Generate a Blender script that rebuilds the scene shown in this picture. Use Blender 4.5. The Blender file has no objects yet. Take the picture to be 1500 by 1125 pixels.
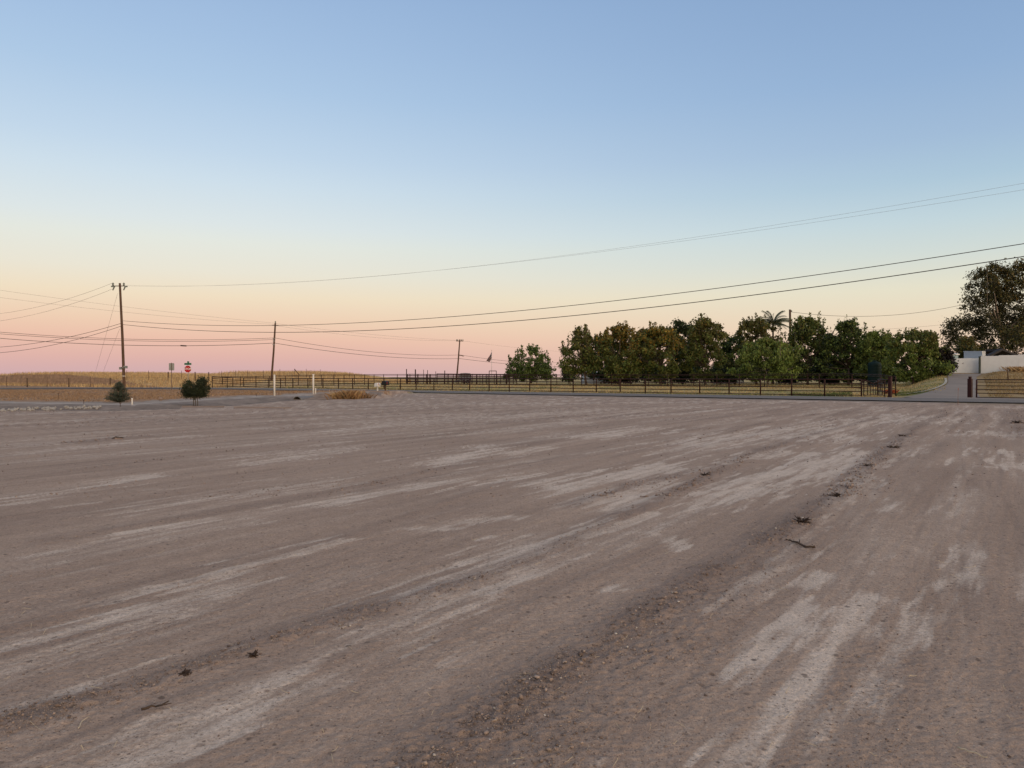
import bpy, math, random
import numpy as np
from mathutils import Vector

random.seed(11)
rng = np.random.default_rng(11)
scene = bpy.context.scene
COL = scene.collection

# ------------------------------------------------------------------ camera
CAM_H = 1.5
cam = bpy.data.cameras.new('camera')
cam.sensor_width = 36.0
cam.lens = 36.0 * 1060 / 1500
cam.clip_start = 0.05
cam.clip_end = 9000
cam_ob = bpy.data.objects.new('camera', cam)
COL.objects.link(cam_ob)
cam_ob.location = (0, 0, CAM_H)
cam_ob.rotation_euler = (math.radians(90 - 0.5676), 0, 0)
scene.camera = cam_ob

# ------------------------------------------------------------------ sky and light (sun already set, behind the viewer to the right)
SUN_AZ = math.radians(143)          # clockwise from +Y
SUN_EL = math.radians(20)
world = bpy.data.worlds.new('World')
scene.world = world
world.use_nodes = True
wn, wl = world.node_tree.nodes, world.node_tree.links
wn.clear()


def srgb(r, g, b):
    f = lambda c: c / 12.92 if c <= 0.04045 else ((c + 0.055) / 1.055) ** 2.4
    return (f(r / 255), f(g / 255), f(b / 255), 1.0)


def wnode(t, **kw):
    n = wn.new(t)
    for k, v in kw.items():
        setattr(n, k, v)
    return n


def wramp(stops):
    n = wnode('ShaderNodeValToRGB')
    el = n.color_ramp.elements
    while len(el) > 1:
        el.remove(el[0])
    for i, (p, c) in enumerate(stops):
        e = el[0] if i == 0 else el.new(p)
        e.position = p
        e.color = c
    n.color_ramp.interpolation = 'LINEAR'
    return n


tc = wnode('ShaderNodeTexCoord')
sep = wnode('ShaderNodeSeparateXYZ')
wl.new(tc.outputs['Generated'], sep.inputs[0])
ZEN = (0.24, 0.28, 0.38, 1)
sky_anti = wramp([(0.0, srgb(206, 172, 176)), (0.010, srgb(212, 174, 173)), (0.025, srgb(222, 179, 170)), (0.048, srgb(232, 190, 171)),
                  (0.072, srgb(235, 204, 179)), (0.103, srgb(236, 219, 193)), (0.133, srgb(230, 225, 210)), (0.171, srgb(224, 228, 221)), (0.193, srgb(217, 226, 228)),
                  (0.244, srgb(202, 219, 232)), (0.279, srgb(190, 211, 231)), (0.352, srgb(170, 197, 226)), (0.40, srgb(161, 189, 222)), (0.50, srgb(143, 173, 212)), (1.0, ZEN)])
sky_side = wramp([(0.0, srgb(229, 192, 172)), (0.030, srgb(234, 202, 178)), (0.066, srgb(232, 214, 188)), (0.107, srgb(226, 222, 201)),
                  (0.147, srgb(206, 216, 212)), (0.185, srgb(190, 210, 218)), (0.231, srgb(169, 196, 215)), (0.276, srgb(157, 184, 213)),
                  (0.345, srgb(143, 173, 209)), (0.41, srgb(135, 165, 203)), (0.50, srgb(125, 156, 196)), (1.0, ZEN)])
sky_solar = wramp([(0.0, (2.7, 1.55, 0.82, 1)), (0.05, (3.0, 1.95, 1.08, 1)), (0.12, (3.0, 2.2, 1.32, 1)), (0.22, (2.7, 2.1, 1.38, 1)),
                   (0.36, (2.1, 1.72, 1.25, 1)), (0.55, (1.3, 1.13, 0.92, 1)), (0.75, (0.66, 0.63, 0.59, 1)), (1.0, ZEN)])
for r in (sky_anti, sky_side, sky_solar):
    wl.new(sep.outputs['Z'], r.inputs[0])
hor = wnode('ShaderNodeVectorMath', operation='MULTIPLY')
hor.inputs[1].default_value = (1, 1, 0)
wl.new(tc.outputs['Generated'], hor.inputs[0])
nrm = wnode('ShaderNodeVectorMath', operation='NORMALIZE')
wl.new(hor.outputs[0], nrm.inputs[0])
dot = wnode('ShaderNodeVectorMath', operation='DOT_PRODUCT')
dot.inputs[1].default_value = (math.sin(SUN_AZ), math.cos(SUN_AZ), 0)
wl.new(nrm.outputs[0], dot.inputs[0])


neg = wnode('ShaderNodeMath', operation='MULTIPLY')
neg.inputs[1].default_value = -0.9999
wl.new(dot.outputs['Value'], neg.inputs[0])
acs = wnode('ShaderNodeMath', operation='ARCCOSINE')       # angle away from the point opposite the set sun
wl.new(neg.outputs[0], acs.inputs[0])


def wmap(a, b, kind='LINEAR'):
    m = wnode('ShaderNodeMapRange', interpolation_type=kind)
    m.inputs['From Min'].default_value = math.radians(a)
    m.inputs['From Max'].default_value = math.radians(b)
    wl.new(acs.outputs[0], m.inputs['Value'])
    return m


def wmix(fac, a, b):
    m = wnode('ShaderNodeMix', data_type='RGBA')
    wl.new(fac, m.inputs['Factor'])
    wl.new(a, m.inputs[6])
    wl.new(b, m.inputs[7])
    return m.outputs[2]


m1 = wmap(12, 76, 'SMOOTHSTEP')
m2 = wmap(72, 180, 'SMOOTHSTEP')
skycol = wmix(m2.outputs[0], wmix(m1.outputs[0], sky_anti.outputs[0], sky_side.outputs[0]), sky_solar.outputs[0])
bg = wnode('ShaderNodeBackground')
bg.inputs['Strength'].default_value = 1.0
wl.new(skycol, bg.inputs['Color'])
nish = wnode('ShaderNodeTexSky', sky_type='NISHITA')
nish.sun_disc = False
nish.sun_elevation = math.radians(0.5)
nish.sun_rotation = SUN_AZ
nish.dust_density = 1.5
bg2 = wnode('ShaderNodeBackground')
bg2.inputs['Strength'].default_value = 0.03
wl.new(nish.outputs[0], bg2.inputs['Color'])
addsh = wnode('ShaderNodeAddShader')
wl.new(bg.outputs[0], addsh.inputs[0])
wl.new(bg2.outputs[0], addsh.inputs[1])
wout = wnode('ShaderNodeOutputWorld')
wl.new(addsh.outputs[0], wout.inputs[0])

sun = bpy.data.lights.new('sun', 'SUN')
sun.energy = 0.5
sun.angle = math.radians(80)
sun.color = (1.0, 0.84, 0.68)
sun_ob = bpy.data.objects.new('sun', sun)
COL.objects.link(sun_ob)
sv = Vector((math.sin(SUN_AZ) * math.cos(SUN_EL), math.cos(SUN_AZ) * math.cos(SUN_EL), math.sin(SUN_EL)))
sun_ob.rotation_euler = (-sv).to_track_quat('-Z', 'Y').to_euler()
sun_ob.location = (30, -40, 30)

scene.view_settings.view_transform = 'Standard'
scene.view_settings.look = 'None'
scene.view_settings.exposure = 0.0
scene.view_settings.gamma = 1.0
scene.view_settings.use_curve_mapping = False

# ------------------------------------------------------------------ helpers
F, CX, HY = 1060.0, 750.0, 552.0


def P(px, py, Y):
    """a point of the place seen in direction (px, py) that stands Y metres out"""
    return Vector(((px - CX) / F * Y, Y, CAM_H - (py - HY) / F * Y))


def xat(px, Y):
    return (px - CX) / F * Y


def sstep(a, b, x):
    t = np.clip((np.asarray(x, float) - a) / (b - a), 0, 1)
    return t * t * (3 - 2 * t)


def _h(ix, iy, s):
    with np.errstate(over='ignore'):
        n = (ix.astype(np.int64) * 374761393 + iy.astype(np.int64) * 668265263 + s * 1274126177) & 0xffffffff
        n = ((n ^ (n >> 13)) * 1274126177) & 0xffffffff
        n = ((n ^ (n >> 16)) * 2246822519) & 0xffffffff
    return ((n ^ (n >> 15)) & 0xffffff) / float(0xffffff)


def vnoise(x, y, s=0):
    x = np.asarray(x, float)
    y = np.asarray(y, float)
    ix, iy = np.floor(x), np.floor(y)
    fx, fy = x - ix, y - iy
    fx = fx * fx * (3 - 2 * fx)
    fy = fy * fy * (3 - 2 * fy)
    a, b = _h(ix, iy, s), _h(ix + 1, iy, s)
    c, d = _h(ix, iy + 1, s), _h(ix + 1, iy + 1, s)
    return (a + (b - a) * fx) * (1 - fy) + (c + (d - c) * fx) * fy


def fbm(x, y, s=0, o=3):
    t, a, n = 0, 0.5, 0
    for i in range(o):
        t = t + a * vnoise(x * 2 ** i + 13.7 * i, y * 2 ** i - 7.1 * i, s + i)
        n += a
        a *= 0.5
    return t / n


def seg_dist(x, y, pts):
    """distance to a polyline, signed side (+ = left of travel) and length along it"""
    best = np.full(np.shape(x), 1e9)
    side = np.zeros(np.shape(x))
    along = np.zeros(np.shape(x))
    L = 0.0
    for (x0, y0), (x1, y1) in zip(pts[:-1], pts[1:]):
        dx, dy = x1 - x0, y1 - y0
        l2 = dx * dx + dy * dy
        t = np.clip(((x - x0) * dx + (y - y0) * dy) / l2, 0, 1)
        d = np.hypot(x - x0 - t * dx, y - y0 - t * dy)
        m = d < best
        best = np.where(m, d, best)
        side = np.where(m, np.sign(dx * (y - y0) - dy * (x - x0)), side)
        along = np.where(m, L + t * math.sqrt(l2), along)
        L += math.sqrt(l2)
    return best, side, along


# ------------------------------------------------------------------ lie of the land
ROAD = [(80, 7.1), (60, 21.7), (40, 36.3), (20, 50.9), (0, 65.5), (-20, 80.1), (-32, 88.6), (-40, 92.6), (-48, 94.2), (-56, 93.2), (-66, 90), (-80, 84.5), (-110, 72)]
BERM = [(-70, 44), (-40, 41), (-28, 39), (-23, 37.6), (-19.3, 36.4), (-18.6, 40), (-18.3, 46), (-16.8, 50.6), (-14.2, 51.6), (-12.6, 54), (-11.6, 58)]


def land(x, y):
    x = np.asarray(x, float)
    y = np.asarray(y, float)
    rd, _, _ = seg_dist(x, y, ROAD)
    c = y + 0.73 * x
    off = sstep(5.0, 17.0, rd) * (c > 65)
    h1 = 2.0 * np.exp(-((x + 84) / 30) ** 2 / 2 - (np.maximum(y - 122, 0) / 60) ** 2 / 2 - (np.minimum(y - 122, 0) / 16) ** 2 / 2)
    h2 = 1.9 * sstep(-66, -52, x) * (1 - sstep(-39, -23, x)) * sstep(112, 138, y) * (1 - sstep(170, 260, y))
    h = off * (np.maximum(h1, h2) + 0.3 * sstep(78, 96, c) + 0.35 * (fbm(x / 14, y / 14, 5, 3) - 0.5) * sstep(-20, -50, x) * sstep(95, 120, y))
    # rise behind the gate on the right
    s = x / np.maximum(y, 1)
    hr = np.clip((y - 52.5) * 0.0535, 0, 2.05) * sstep(0.52, 0.60, s)
    hr = hr + 0.35 * sstep(0.648, 0.68, s) * sstep(55, 86, y)
    h = np.where(s > 0.5, np.maximum(h, hr), h)
    # gravel drive on a low bank with a ditch before it
    d, side, al = seg_dist(x, y, BERM)
    sd = d * side
    k = 0.3 + 0.7 * sstep(62, 72, al)
    end = (1 - sstep(83, 88, al)) * (1 - 0.5 * (1 - sstep(20, 30, al)))
    up = np.where(sd >= 0, 1 - sstep(6, 13, sd), sstep(-2.6, 0.0, sd))
    dn = np.where(sd < 0, sstep(-2.7, -2.0, -np.abs(sd + 2.6) + 0.0), 0) if False else np.exp(-((sd + 2.9) / 0.9) ** 2)
    h = h + end * k * (0.27 * up - 0.45 * dn)
    # far land
    h = h + 0.08 * (fbm(x / 25, y / 25, 9, 2) - 0.5) * sstep(75, 100, c) * (rd > 8)
    return h


def Hs(x, y):
    return float(land(np.array([x]), np.array([y]))[0])


# ------------------------------------------------------------------ materials
MATS = {}


def nodes_of(name):
    m = bpy.data.materials.new(name)
    m.use_nodes = True
    nt = m.node_tree
    return m, nt.nodes, nt.links, nt.nodes['Principled BSDF']


def mat(name, col, rough=0.7, metal=0.0, var=0.15, scale=8.0, bump=0.1, col2=None, stretch=None):
    """plain weathered surface: colour varied by noise, fine bump"""
    if name in MATS:
        return MATS[name]
    m, n, l, b = nodes_of(name)
    t = n.new('ShaderNodeTexCoord')
    src = t.outputs['Object']
    if stretch:
        mp = n.new('ShaderNodeMapping')
        mp.inputs['Scale'].default_value = stretch
        l.new(src, mp.inputs[0])
        src = mp.outputs[0]
    nz = n.new('ShaderNodeTexNoise')
    nz.inputs['Scale'].default_value = scale
    nz.inputs['Detail'].default_value = 5
    l.new(src, nz.inputs['Vector'])
    mx = n.new('ShaderNodeMix')
    mx.data_type = 'RGBA'
    c2 = col2 or tuple(c * (1 - 2 * var) for c in col[:3])
    mx.inputs[6].default_value = (*c2[:3], 1)
    mx.inputs[7].default_value = (*[min(1, c * (1 + var)) for c in col[:3]], 1)
    l.new(nz.outputs['Fac'], mx.inputs['Factor'])
    l.new(mx.outputs[2], b.inputs['Base Color'])
    b.inputs['Roughness'].default_value = rough
    b.inputs['Metallic'].default_value = metal
    b.inputs['Specular IOR Level'].default_value = 0.2
    if bump:
        bp = n.new('ShaderNodeBump')
        bp.inputs['Strength'].default_value = bump
        bp.inputs['Distance'].default_value = 0.02
        l.new(nz.outputs['Fac'], bp.inputs['Height'])
        l.new(bp.outputs[0], b.inputs['Normal'])
    MATS[name] = m
    return m


def leaf_mat(name, trans=0.25, rough=0.6):
    if name in MATS:
        return MATS[name]
    m, n, l, b = nodes_of(name)
    a = n.new('ShaderNodeAttribute')
    a.attribute_name = 'tint'
    l.new(a.outputs['Color'], b.inputs['Base Color'])
    b.inputs['Roughness'].default_value = rough
    b.inputs['Specular IOR Level'].default_value = 0.25
    tr = n.new('ShaderNodeBsdfTranslucent')
    l.new(a.outputs['Color'], tr.inputs['Color'])
    mx = n.new('ShaderNodeMixShader')
    mx.inputs[0].default_value = trans
    l.new(b.outputs[0], mx.inputs[1])
    l.new(tr.outputs[0], mx.inputs[2])
    l.new(mx.outputs[0], n['Material Output'].inputs['Surface'])
    MATS[name] = m
    return m


# ------------------------------------------------------------------ mesh building
class MB:
    def __init__(self):
        self.v, self.f = [], []

    def add(self, vs, fs):
        o = len(self.v)
        self.v += [tuple(p) for p in vs]
        self.f += [tuple(i + o for i in f) for f in fs]
        return self

    def box(self, c, s, rz=0.0, taper=1.0):
        cx, cy, cz = c
        x, y, z = s[0] / 2, s[1] / 2, s[2] / 2
        ca, sa = math.cos(rz), math.sin(rz)
        vs = []
        for k, zz in enumerate((-z, z)):
            t = 1 if k == 0 else taper
            for (a, b) in ((-x, -y), (x, -y), (x, y), (-x, y)):
                a, b = a * t, b * t
                vs.append((cx + a * ca - b * sa, cy + a * sa + b * ca, cz + zz))
        return self.add(vs, [(3, 2, 1, 0), (4, 5, 6, 7), (0, 1, 5, 4), (1, 2, 6, 5), (2, 3, 7, 6), (3, 0, 4, 7)])

    def tube(self, pts, r, n=8, cap=True):
        pts = [Vector(p) for p in pts]
        rs = r if isinstance(r, (list, tuple)) else [r] * len(pts)
        vs, fs = [], []
        up0 = None
        for i, p in enumerate(pts):
            d = (pts[min(i + 1, len(pts) - 1)] - pts[max(i - 1, 0)]).normalized()
            if up0 is None:
                a = Vector((0, 0, 1)) if abs(d.z) < 0.9 else Vector((1, 0, 0))
                up0 = d.cross(a).normalized()
            u = (up0 - d * up0.dot(d)).normalized()
            up0 = u
            w = d.cross(u)
            for k in range(n):
                t = 2 * math.pi * k / n
                vs.append(p + (u * math.cos(t) + w * math.sin(t)) * rs[i])
        for i in range(len(pts) - 1):
            for k in range(n):
                fs.append((i * n + k, i * n + (k + 1) % n, (i + 1) * n + (k + 1) % n, (i + 1) * n + k))
        if cap:
            fs.append(tuple(range(n - 1, -1, -1)))
            fs.append(tuple((len(pts) - 1) * n + k for k in range(n)))
        return self.add(vs, fs)

    def prism(self, outline, z0, z1):
        n = len(outline)
        vs = [(x, y, z0) for x, y in outline] + [(x, y, z1) for x, y in outline]
        fs = [tuple(range(n - 1, -1, -1)), tuple(range(n, 2 * n))]
        fs += [(i, (i + 1) % n, n + (i + 1) % n, n + i) for i in range(n)]
        return self.add(vs, fs)

    def build(self, name, material, parent=None, smooth=False, loc=None, rot=None):
        me = bpy.data.meshes.new(name)
        me.from_pydata(self.v, [], self.f)
        me.update()
        if smooth:
            for p in me.polygons:
                p.use_smooth = True
        me.materials.append(material)
        return link(name, me, parent, loc, rot)


def link(name, me, parent=None, loc=None, rot=None):
    o = bpy.data.objects.new(name, me)
    COL.objects.link(o)
    if parent is not None:
        o.parent = parent
    if loc is not None:
        o.location = loc
    if rot is not None:
        o.rotation_euler = rot
    return o


def tag(o, label, cat, group=None):
    o['label'] = label
    o['category'] = cat
    if group:
        o['group'] = group
    return o


def thing(name, label, cat, loc=(0, 0, 0), rz=0.0, group=None):
    o = bpy.data.objects.new(name, None)
    COL.objects.link(o)
    o.empty_display_size = 0.2
    o.location = loc
    o.rotation_euler = (0, 0, rz)
    return tag(o, label, cat, group)


def np_mesh(name, verts, faces, material, tint=None, parent=None, smooth=False):
    """verts (n,3); faces (m,k) with equal k"""
    verts = np.asarray(verts, np.float32)
    faces = np.asarray(faces, np.int32)
    me = bpy.data.meshes.new(name)
    me.vertices.add(len(verts))
    me.vertices.foreach_set('co', verts.ravel())
    m, k = faces.shape
    me.loops.add(m * k)
    me.loops.foreach_set('vertex_index', faces.ravel())
    me.polygons.add(m)
    me.polygons.foreach_set('loop_start', np.arange(0, m * k, k, dtype=np.int32))
    me.polygons.foreach_set('loop_total', np.full(m, k, np.int32))
    if smooth:
        me.polygons.foreach_set('use_smooth', np.ones(m, bool))
    me.update(calc_edges=True)
    if tint is not None:
        a = me.attributes.new('tint', 'FLOAT_COLOR', 'POINT')
        c = np.ones((len(verts), 4), np.float32)
        c[:, :3] = tint
        a.data.foreach_set('color', c.ravel())
    me.materials.append(material)
    return link(name, me, parent)


# ------------------------------------------------------------------ the ground: dirt lot and the land beyond
G = np.array([0.575, 0.818])        # grading direction
HV = np.array([0.818, -0.575])      # across it


def gp(px, py):
    Y = CAM_H * F / (py - HY)
    return ((px - CX) / F * Y, Y)


# pale packed streaks: (px0, py0, px1, py1, width in px, amount)
PALE = [(0, 738, 225, 698, 12, .85), (75, 743, 135, 737, 5, .6), (0, 668, 290, 638, 6, .6), (310, 672, 500, 650, 7, .55), (370, 680, 520, 656, 8, .65),
        (230, 718, 400, 702, 6, .5), (210, 745, 490, 708, 20, .55), (200, 780, 300, 762, 12, .8), (330, 772, 380, 764, 10, .6), (490, 740, 560, 722, 12, .8),
        (595, 718, 670, 705, 10, .8), (655, 675, 725, 658, 12, .95), (740, 668, 790, 656, 7, .7), (45, 838, 95, 826, 12, .7), (570, 775, 665, 775, 10, .5), (690, 765, 750, 758, 10, .7),
        (700, 792, 722, 787, 4, .9), (250, 862, 500, 790, 16, .7), (0, 965, 330, 848, 60, .6), (140, 1150, 340, 1060, 85, .9), (280, 1040, 400, 990, 44, .6), (0, 1000, 250, 885, 90, .5), (80, 1150, 390, 1000, 150, .5), (560, 920, 800, 800, 60, .4), (560, 620, 900, 600, 8, .5), (300, 600, 700, 590, 3, .5), (700, 592, 1200, 588, 2, .6), (0, 622, 300, 606, 4, .5),
        (590, 965, 640, 940, 9, .6), (640, 975, 690, 945, 8, .45), (830, 712, 985, 688, 26, .9), (880, 735, 960, 705, 22, .85), (1030, 737, 1130, 700, 24, .85),
        (1110, 718, 1240, 665, 26, .95), (1200, 646, 1245, 641, 8, .85), (760, 818, 950, 755, 16, .85), (640, 880, 790, 810, 44, .65), (900, 868, 960, 858, 14, .9),
        (970, 785, 1010, 805, 13, .7), (1180, 857, 1212, 842, 15, .85), (1100, 1000, 1200, 895, 50, 1.0), (1060, 1120, 1150, 970, 50, .8), (1240, 925, 1278, 880, 36, .95),
        (1335, 950, 1345, 905, 24, .7), (1290, 1000, 1335, 950, 40, .4), (1170, 1070, 1310, 1000, 100, .45), (1060, 900, 1240, 740, 16, .5), (1240, 740, 1345, 640, 8, .5), (1000, 650, 1160, 628, 9, .8),
        (860, 640, 960, 628, 8, .8), (940, 664, 1060, 650, 9, .7), (1060, 678, 1150, 662, 8, .85), (1150, 640, 1310, 608, 8, .8), (1290, 618, 1345, 612, 9, .8), (1395, 637, 1437, 636, 6, .8), (1445, 634, 1480, 638, 9, .7),
        (1482, 662, 1500, 682, 14, .8), (1465, 815, 1500, 860, 50, .6), (780, 990, 860, 960, 14, .0), (880, 1125, 1000, 1075, 26, .5), (0, 905, 90, 885, 12, .3),
        (480, 632, 560, 624, 4, .7), (380, 628, 470, 620, 4, .5), (640, 640, 760, 628, 5, .6), (0, 658, 130, 645, 4, .5), (560, 660, 640, 652, 4, .4), (820, 615, 1000, 606, 3, .6), (500, 612, 700, 606, 3, .4)]
# lines of loosened dark soil and clods left by the grader (px points), half width m, strength
ROWS = [([(560, 1160), (625, 1118), (830, 985), (1000, 868), (1110, 800), (1175, 762), (1230, 725), (1272, 682), (1310, 655), (1345, 628), (1390, 605)], 0.17, 1.0),
        ([(760, 1125), (900, 1000), (1060, 870), (1150, 800)], 0.22, 0.55),
        ([(-60, 1090), (0, 1062), (180, 1020), (270, 985), (370, 950), (430, 930), (600, 880), (690, 855), (800, 810), (900, 762), (1040, 698), (1090, 670), (1180, 640), (1290, 612)], 0.13, 0.8),
        ([(0, 925), (120, 897), (250, 862), (400, 820), (500, 788), (640, 740), (760, 700)], 0.07, 0.3),
        ([(60, 795), (200, 770), (420, 735), (560, 705), (700, 675)], 0.12, 0.45), ([(0, 705), (180, 680), (330, 662), (560, 632)], 0.14, 0.4),
        ([(840, 742), (930, 712), (1030, 690), (1100, 668)], 0.16, 0.6), ([(110, 648), (170, 642), (205, 640)], 0.25, 1.0), ([(0, 625), (160, 618), (320, 612)], 0.35, 0.7),
        ([(1290, 720), (1400, 640), (1440, 600)], 0.12, 0.3), ([(1500, 640), (1490, 610), (1480, 600)], 0.3, 0.8)]


def worldrow(r):
    return [gp(*p) for p in r]


def lot_maps(x, y):
    """pale amount, loosened soil amount"""
    w = x * G[0] + y * G[1]
    v = x * HV[0] + y * HV[1]
    nz = fbm(v * 7.0, w * 0.55, 21, 3)
    nf = fbm(v * 26, w * 3, 31, 2)
    p = np.zeros_like(x)
    for (a, b, c, d, wd, am) in PALE:
        if am <= 0:
            continue
        (x0, y0), (x1, y1) = gp(a, b), gp(c, d)
        ym = 0.5 * (y0 + y1)
        hw = max(0.05, 0.5 * wd * ym * ym / (CAM_H * F) * 0.7)
        m = (np.abs(x - 0.5 * (x0 + x1)) < abs(x1 - x0) / 2 + 4 * hw + .5) & (np.abs(y - ym) < abs(y1 - y0) / 2 + 4 * hw + .5)
        if not m.any():
            continue
        dd, _, al = seg_dist(x[m], y[m], [(x0, y0), (x1, y1)])
        L = math.hypot(x1 - x0, y1 - y0)
        dd = dd / hw + (nz[m] - 0.5) * 4.6 + (nf[m] - .5) * 2.2
        p[m] = np.maximum(p[m], am * (1 - sstep(-0.1, 1.5, dd)))
    r = np.zeros_like(x)
    for (pts, hw, am) in ROWS:
        wp = worldrow(pts)
        d, _, _ = seg_dist(x, y, wp)
        d = d / (hw * (0.7 + 0.9 * vnoise(w * 1.3, v * 0 + hw * 50, 77)))
        r = np.maximum(r, am * np.exp(-d * d) * (0.45 + 0.8 * vnoise(w * 3.1, v * 3, 78)))
    # general streaking of the graded soil
    far = sstep(8, 30, y)
    st = fbm(v * 1.7, w * 0.16, 41, 3)
    st2 = fbm(v * 4.5, w * 0.3, 43, 3)
    p = np.maximum(p, (sstep(0.58, 0.76, st) * 0.4 + sstep(0.60, 0.72, st2) * 0.65 * far) * (0.4 + 0.6 * nz))
    r = np.maximum(r, sstep(0.56, 0.72, 1 - st2) * (0.10 + 0.5 * far))
    return p, r


def make_ground():
    # rows: dense near, ever coarser outwards
    ypx = np.linspace(1240, 578, 560)
    D = CAM_H * F / (ypx - HY)
    D = np.concatenate([[1.3, 1.6, 1.9], D[D > 2.0], np.arange(62, 150, 0.8), np.geomspace(150, 4000, 40)])
    s = np.linspace(-1.25, 1.25, 1000)
    DD, SS = np.meshgrid(D, s, indexing='ij')
    X = SS * (DD + 2.2)
    Y = DD
    x, y = X.ravel(), Y.ravel()
    z = land(x, y)
    c = y + 0.73 * x
    bd, bside, bal = seg_dist(x, y, BERM)
    bsd = bd * bside
    edge = 0.8 * (fbm(x / 1.5, y / 1.5, 88, 3) - 0.5)
    inlot = (c + edge * 1.5 < 59.4) & ~((bsd + edge > -3.2) & (x < -10.5)) & (y < 66)
    p, r = np.zeros_like(x), np.zeros_like(x)
    m = y < 66
    p[m], r[m] = lot_maps(x[m], y[m])
    # relief of the lot
    w = x * G[0] + y * G[1]
    v = x * HV[0] + y * HV[1]
    near = (1 - sstep(12, 40, y)) * m
    right = sstep(1.0, 2.4, v - 0.2 * np.sin(w * .6)) * 1.0
    rough = 0.35 + 0.5 * fbm(v * 1.2, w * 0.5, 51, 2) + 1.6 * r + 0.35 * right - 0.5 * p
    rough = np.clip(rough, 0.12, 2.5)
    cl = np.abs(fbm(x * 17, y * 17, 61, 2) - 0.5) * 2
    cl2 = fbm(x * 42, y * 42, 63, 2) - 0.5
    lump = fbm(x * 5, y * 5, 65, 2) - 0.5
    rel = near * rough * (0.011 * cl + 0.010 * cl2 + 0.006 * lump)
    rel += near * 0.0035 * np.sin(v * 2 * np.pi / 0.11 + 2 * fbm(v, w * .4, 67, 2)) * (0.25 + 0.75 * right) * (1 - p)
    rel += m * (0.014 * np.clip(r, 0, 1) + (0.010 + 0.02 * sstep(8, 20, y)) * (fbm(v * 0.8, w * 0.08, 71, 3) - 0.5) + 0.008 * (fbm(v * 5, w * 0.25, 73, 2) - 0.5))
    rel *= (c < 59.6)
    z = z + np.where(inlot, rel, 0.0)
    # the colour of the land outside the lot
    rd, _, _ = seg_dist(x, y, ROAD)
    gold = np.array([0.52, 0.35, 0.175])
    straw = np.array([0.46, 0.345, 0.16])
    brown = np.array([0.33, 0.205, 0.125])
    gravel = np.array([0.335, 0.275, 0.235])
    green = np.array([0.12, 0.135, 0.045])
    far_c = np.array([0.28, 0.20, 0.10])
    n1 = fbm(x / 4, y / 4, 91, 3)
    n2 = fbm(x / 1.2, y / 1.2, 95, 3)
    t = np.tile(straw, (len(x), 1)) * (0.55 + 0.7 * n1)[:, None]
    past = (sstep(0.5, 0.7, n1) * 0.45)[:, None]
    t = t * (1 - past) + green * past

    def blend(mask, colr, t):
        mm = np.clip(mask, 0, 1)[:, None]
        return t * (1 - mm) + colr * mm
    t = blend((c < 62) * (y < 62) * 1.0, np.array([0.30, 0.225, 0.185]), t)
    k = sstep(-12, -34, x) * sstep(98, 106, y + 0.35 * (x + 60).clip(0, 50))
    t = blend(k, gold, t)
    t = blend(sstep(240, 400, y), far_c, t)
    s_ = x / np.maximum(y, 1)
    t = blend((s_ > 0.60) * (y < 100) * 0.85, np.array([0.31, 0.215, 0.115]) * (0.7 + 0.6 * n1)[:, None], t)
    gr = np.exp(-((s_ - 0.42) / 0.05) ** 2 - ((c - 76) / 5) ** 2) * 1.2
    gr = np.maximum(gr, np.exp(-((s_ - 0.565) / 0.035) ** 2 - ((y - 59.5) / 3.2) ** 2) * 1.5)
    t = blend(gr * (0.5 + n2), green, t)
    bw = (c < 61.5) * (bsd > 2.5) * (x < -8) * 1.0 + (x < -24) * (rd > 4.3) * (bsd > 2) * (c < 66)
    t = blend(bw, brown, t)
    t = blend((1 - sstep(3.8, 5.6, rd + edge)) * 0.85, gravel * 0.75, t)
    gv = (bsd > -3.4) * (bsd + edge < 3.0) * (x < -10) * (y < 60)
    t = blend(gv * 0.95, gravel * (0.8 + 0.3 * n2)[:, None], t)
    slope = (bsd > -3.6) * (bsd < 0.15) * (x < -10) * (y < 60)
    t = blend(slope * 0.95, np.array([0.235, 0.185, 0.155]) * (0.65 + 0.7 * n2)[:, None], t)
    t = blend(np.exp(-((bsd - 0.55) / 0.45) ** 2) * (x < -11) * (y < 60) * 0.9, np.array([0.44, 0.375, 0.33]), t)
    mound = np.exp(-((x + 11.9) / 1.8) ** 2 - ((y - 52.5) / 3.4) ** 2)
    t = blend(mound * 1.2, brown * 0.95, t)
    z = z + 0.22 * mound * (1 - 0.3 * n2)
    nr, nc = X.shape
    idx = np.arange(nr * nc).reshape(nr, nc)
    q = np.stack([idx[:-1, :-1], idx[:-1, 1:], idx[1:, 1:], idx[1:, :-1]], -1).reshape(-1, 4)
    ql = inlot[q].sum(1) >= 3
    V = np.stack([x, y, z], 1)

    def sub(name, faces, material):
        u, inv = np.unique(faces, return_inverse=True)
        o = np_mesh(name, V[u], inv.reshape(faces.shape), material, tint=t[u], smooth=True)
        for nm, arr in (('pale', p), ('loose', r)):
            at = o.data.attributes.new(nm, 'FLOAT', 'POINT')
            at.data.foreach_set('value', arr[u].astype(np.float32))
        o['kind'] = 'structure'
        return o
    a = sub('dirt_lot', q[ql], DIRT)
    b = sub('terrain', q[~ql], LAND)
    return a, b


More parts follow.
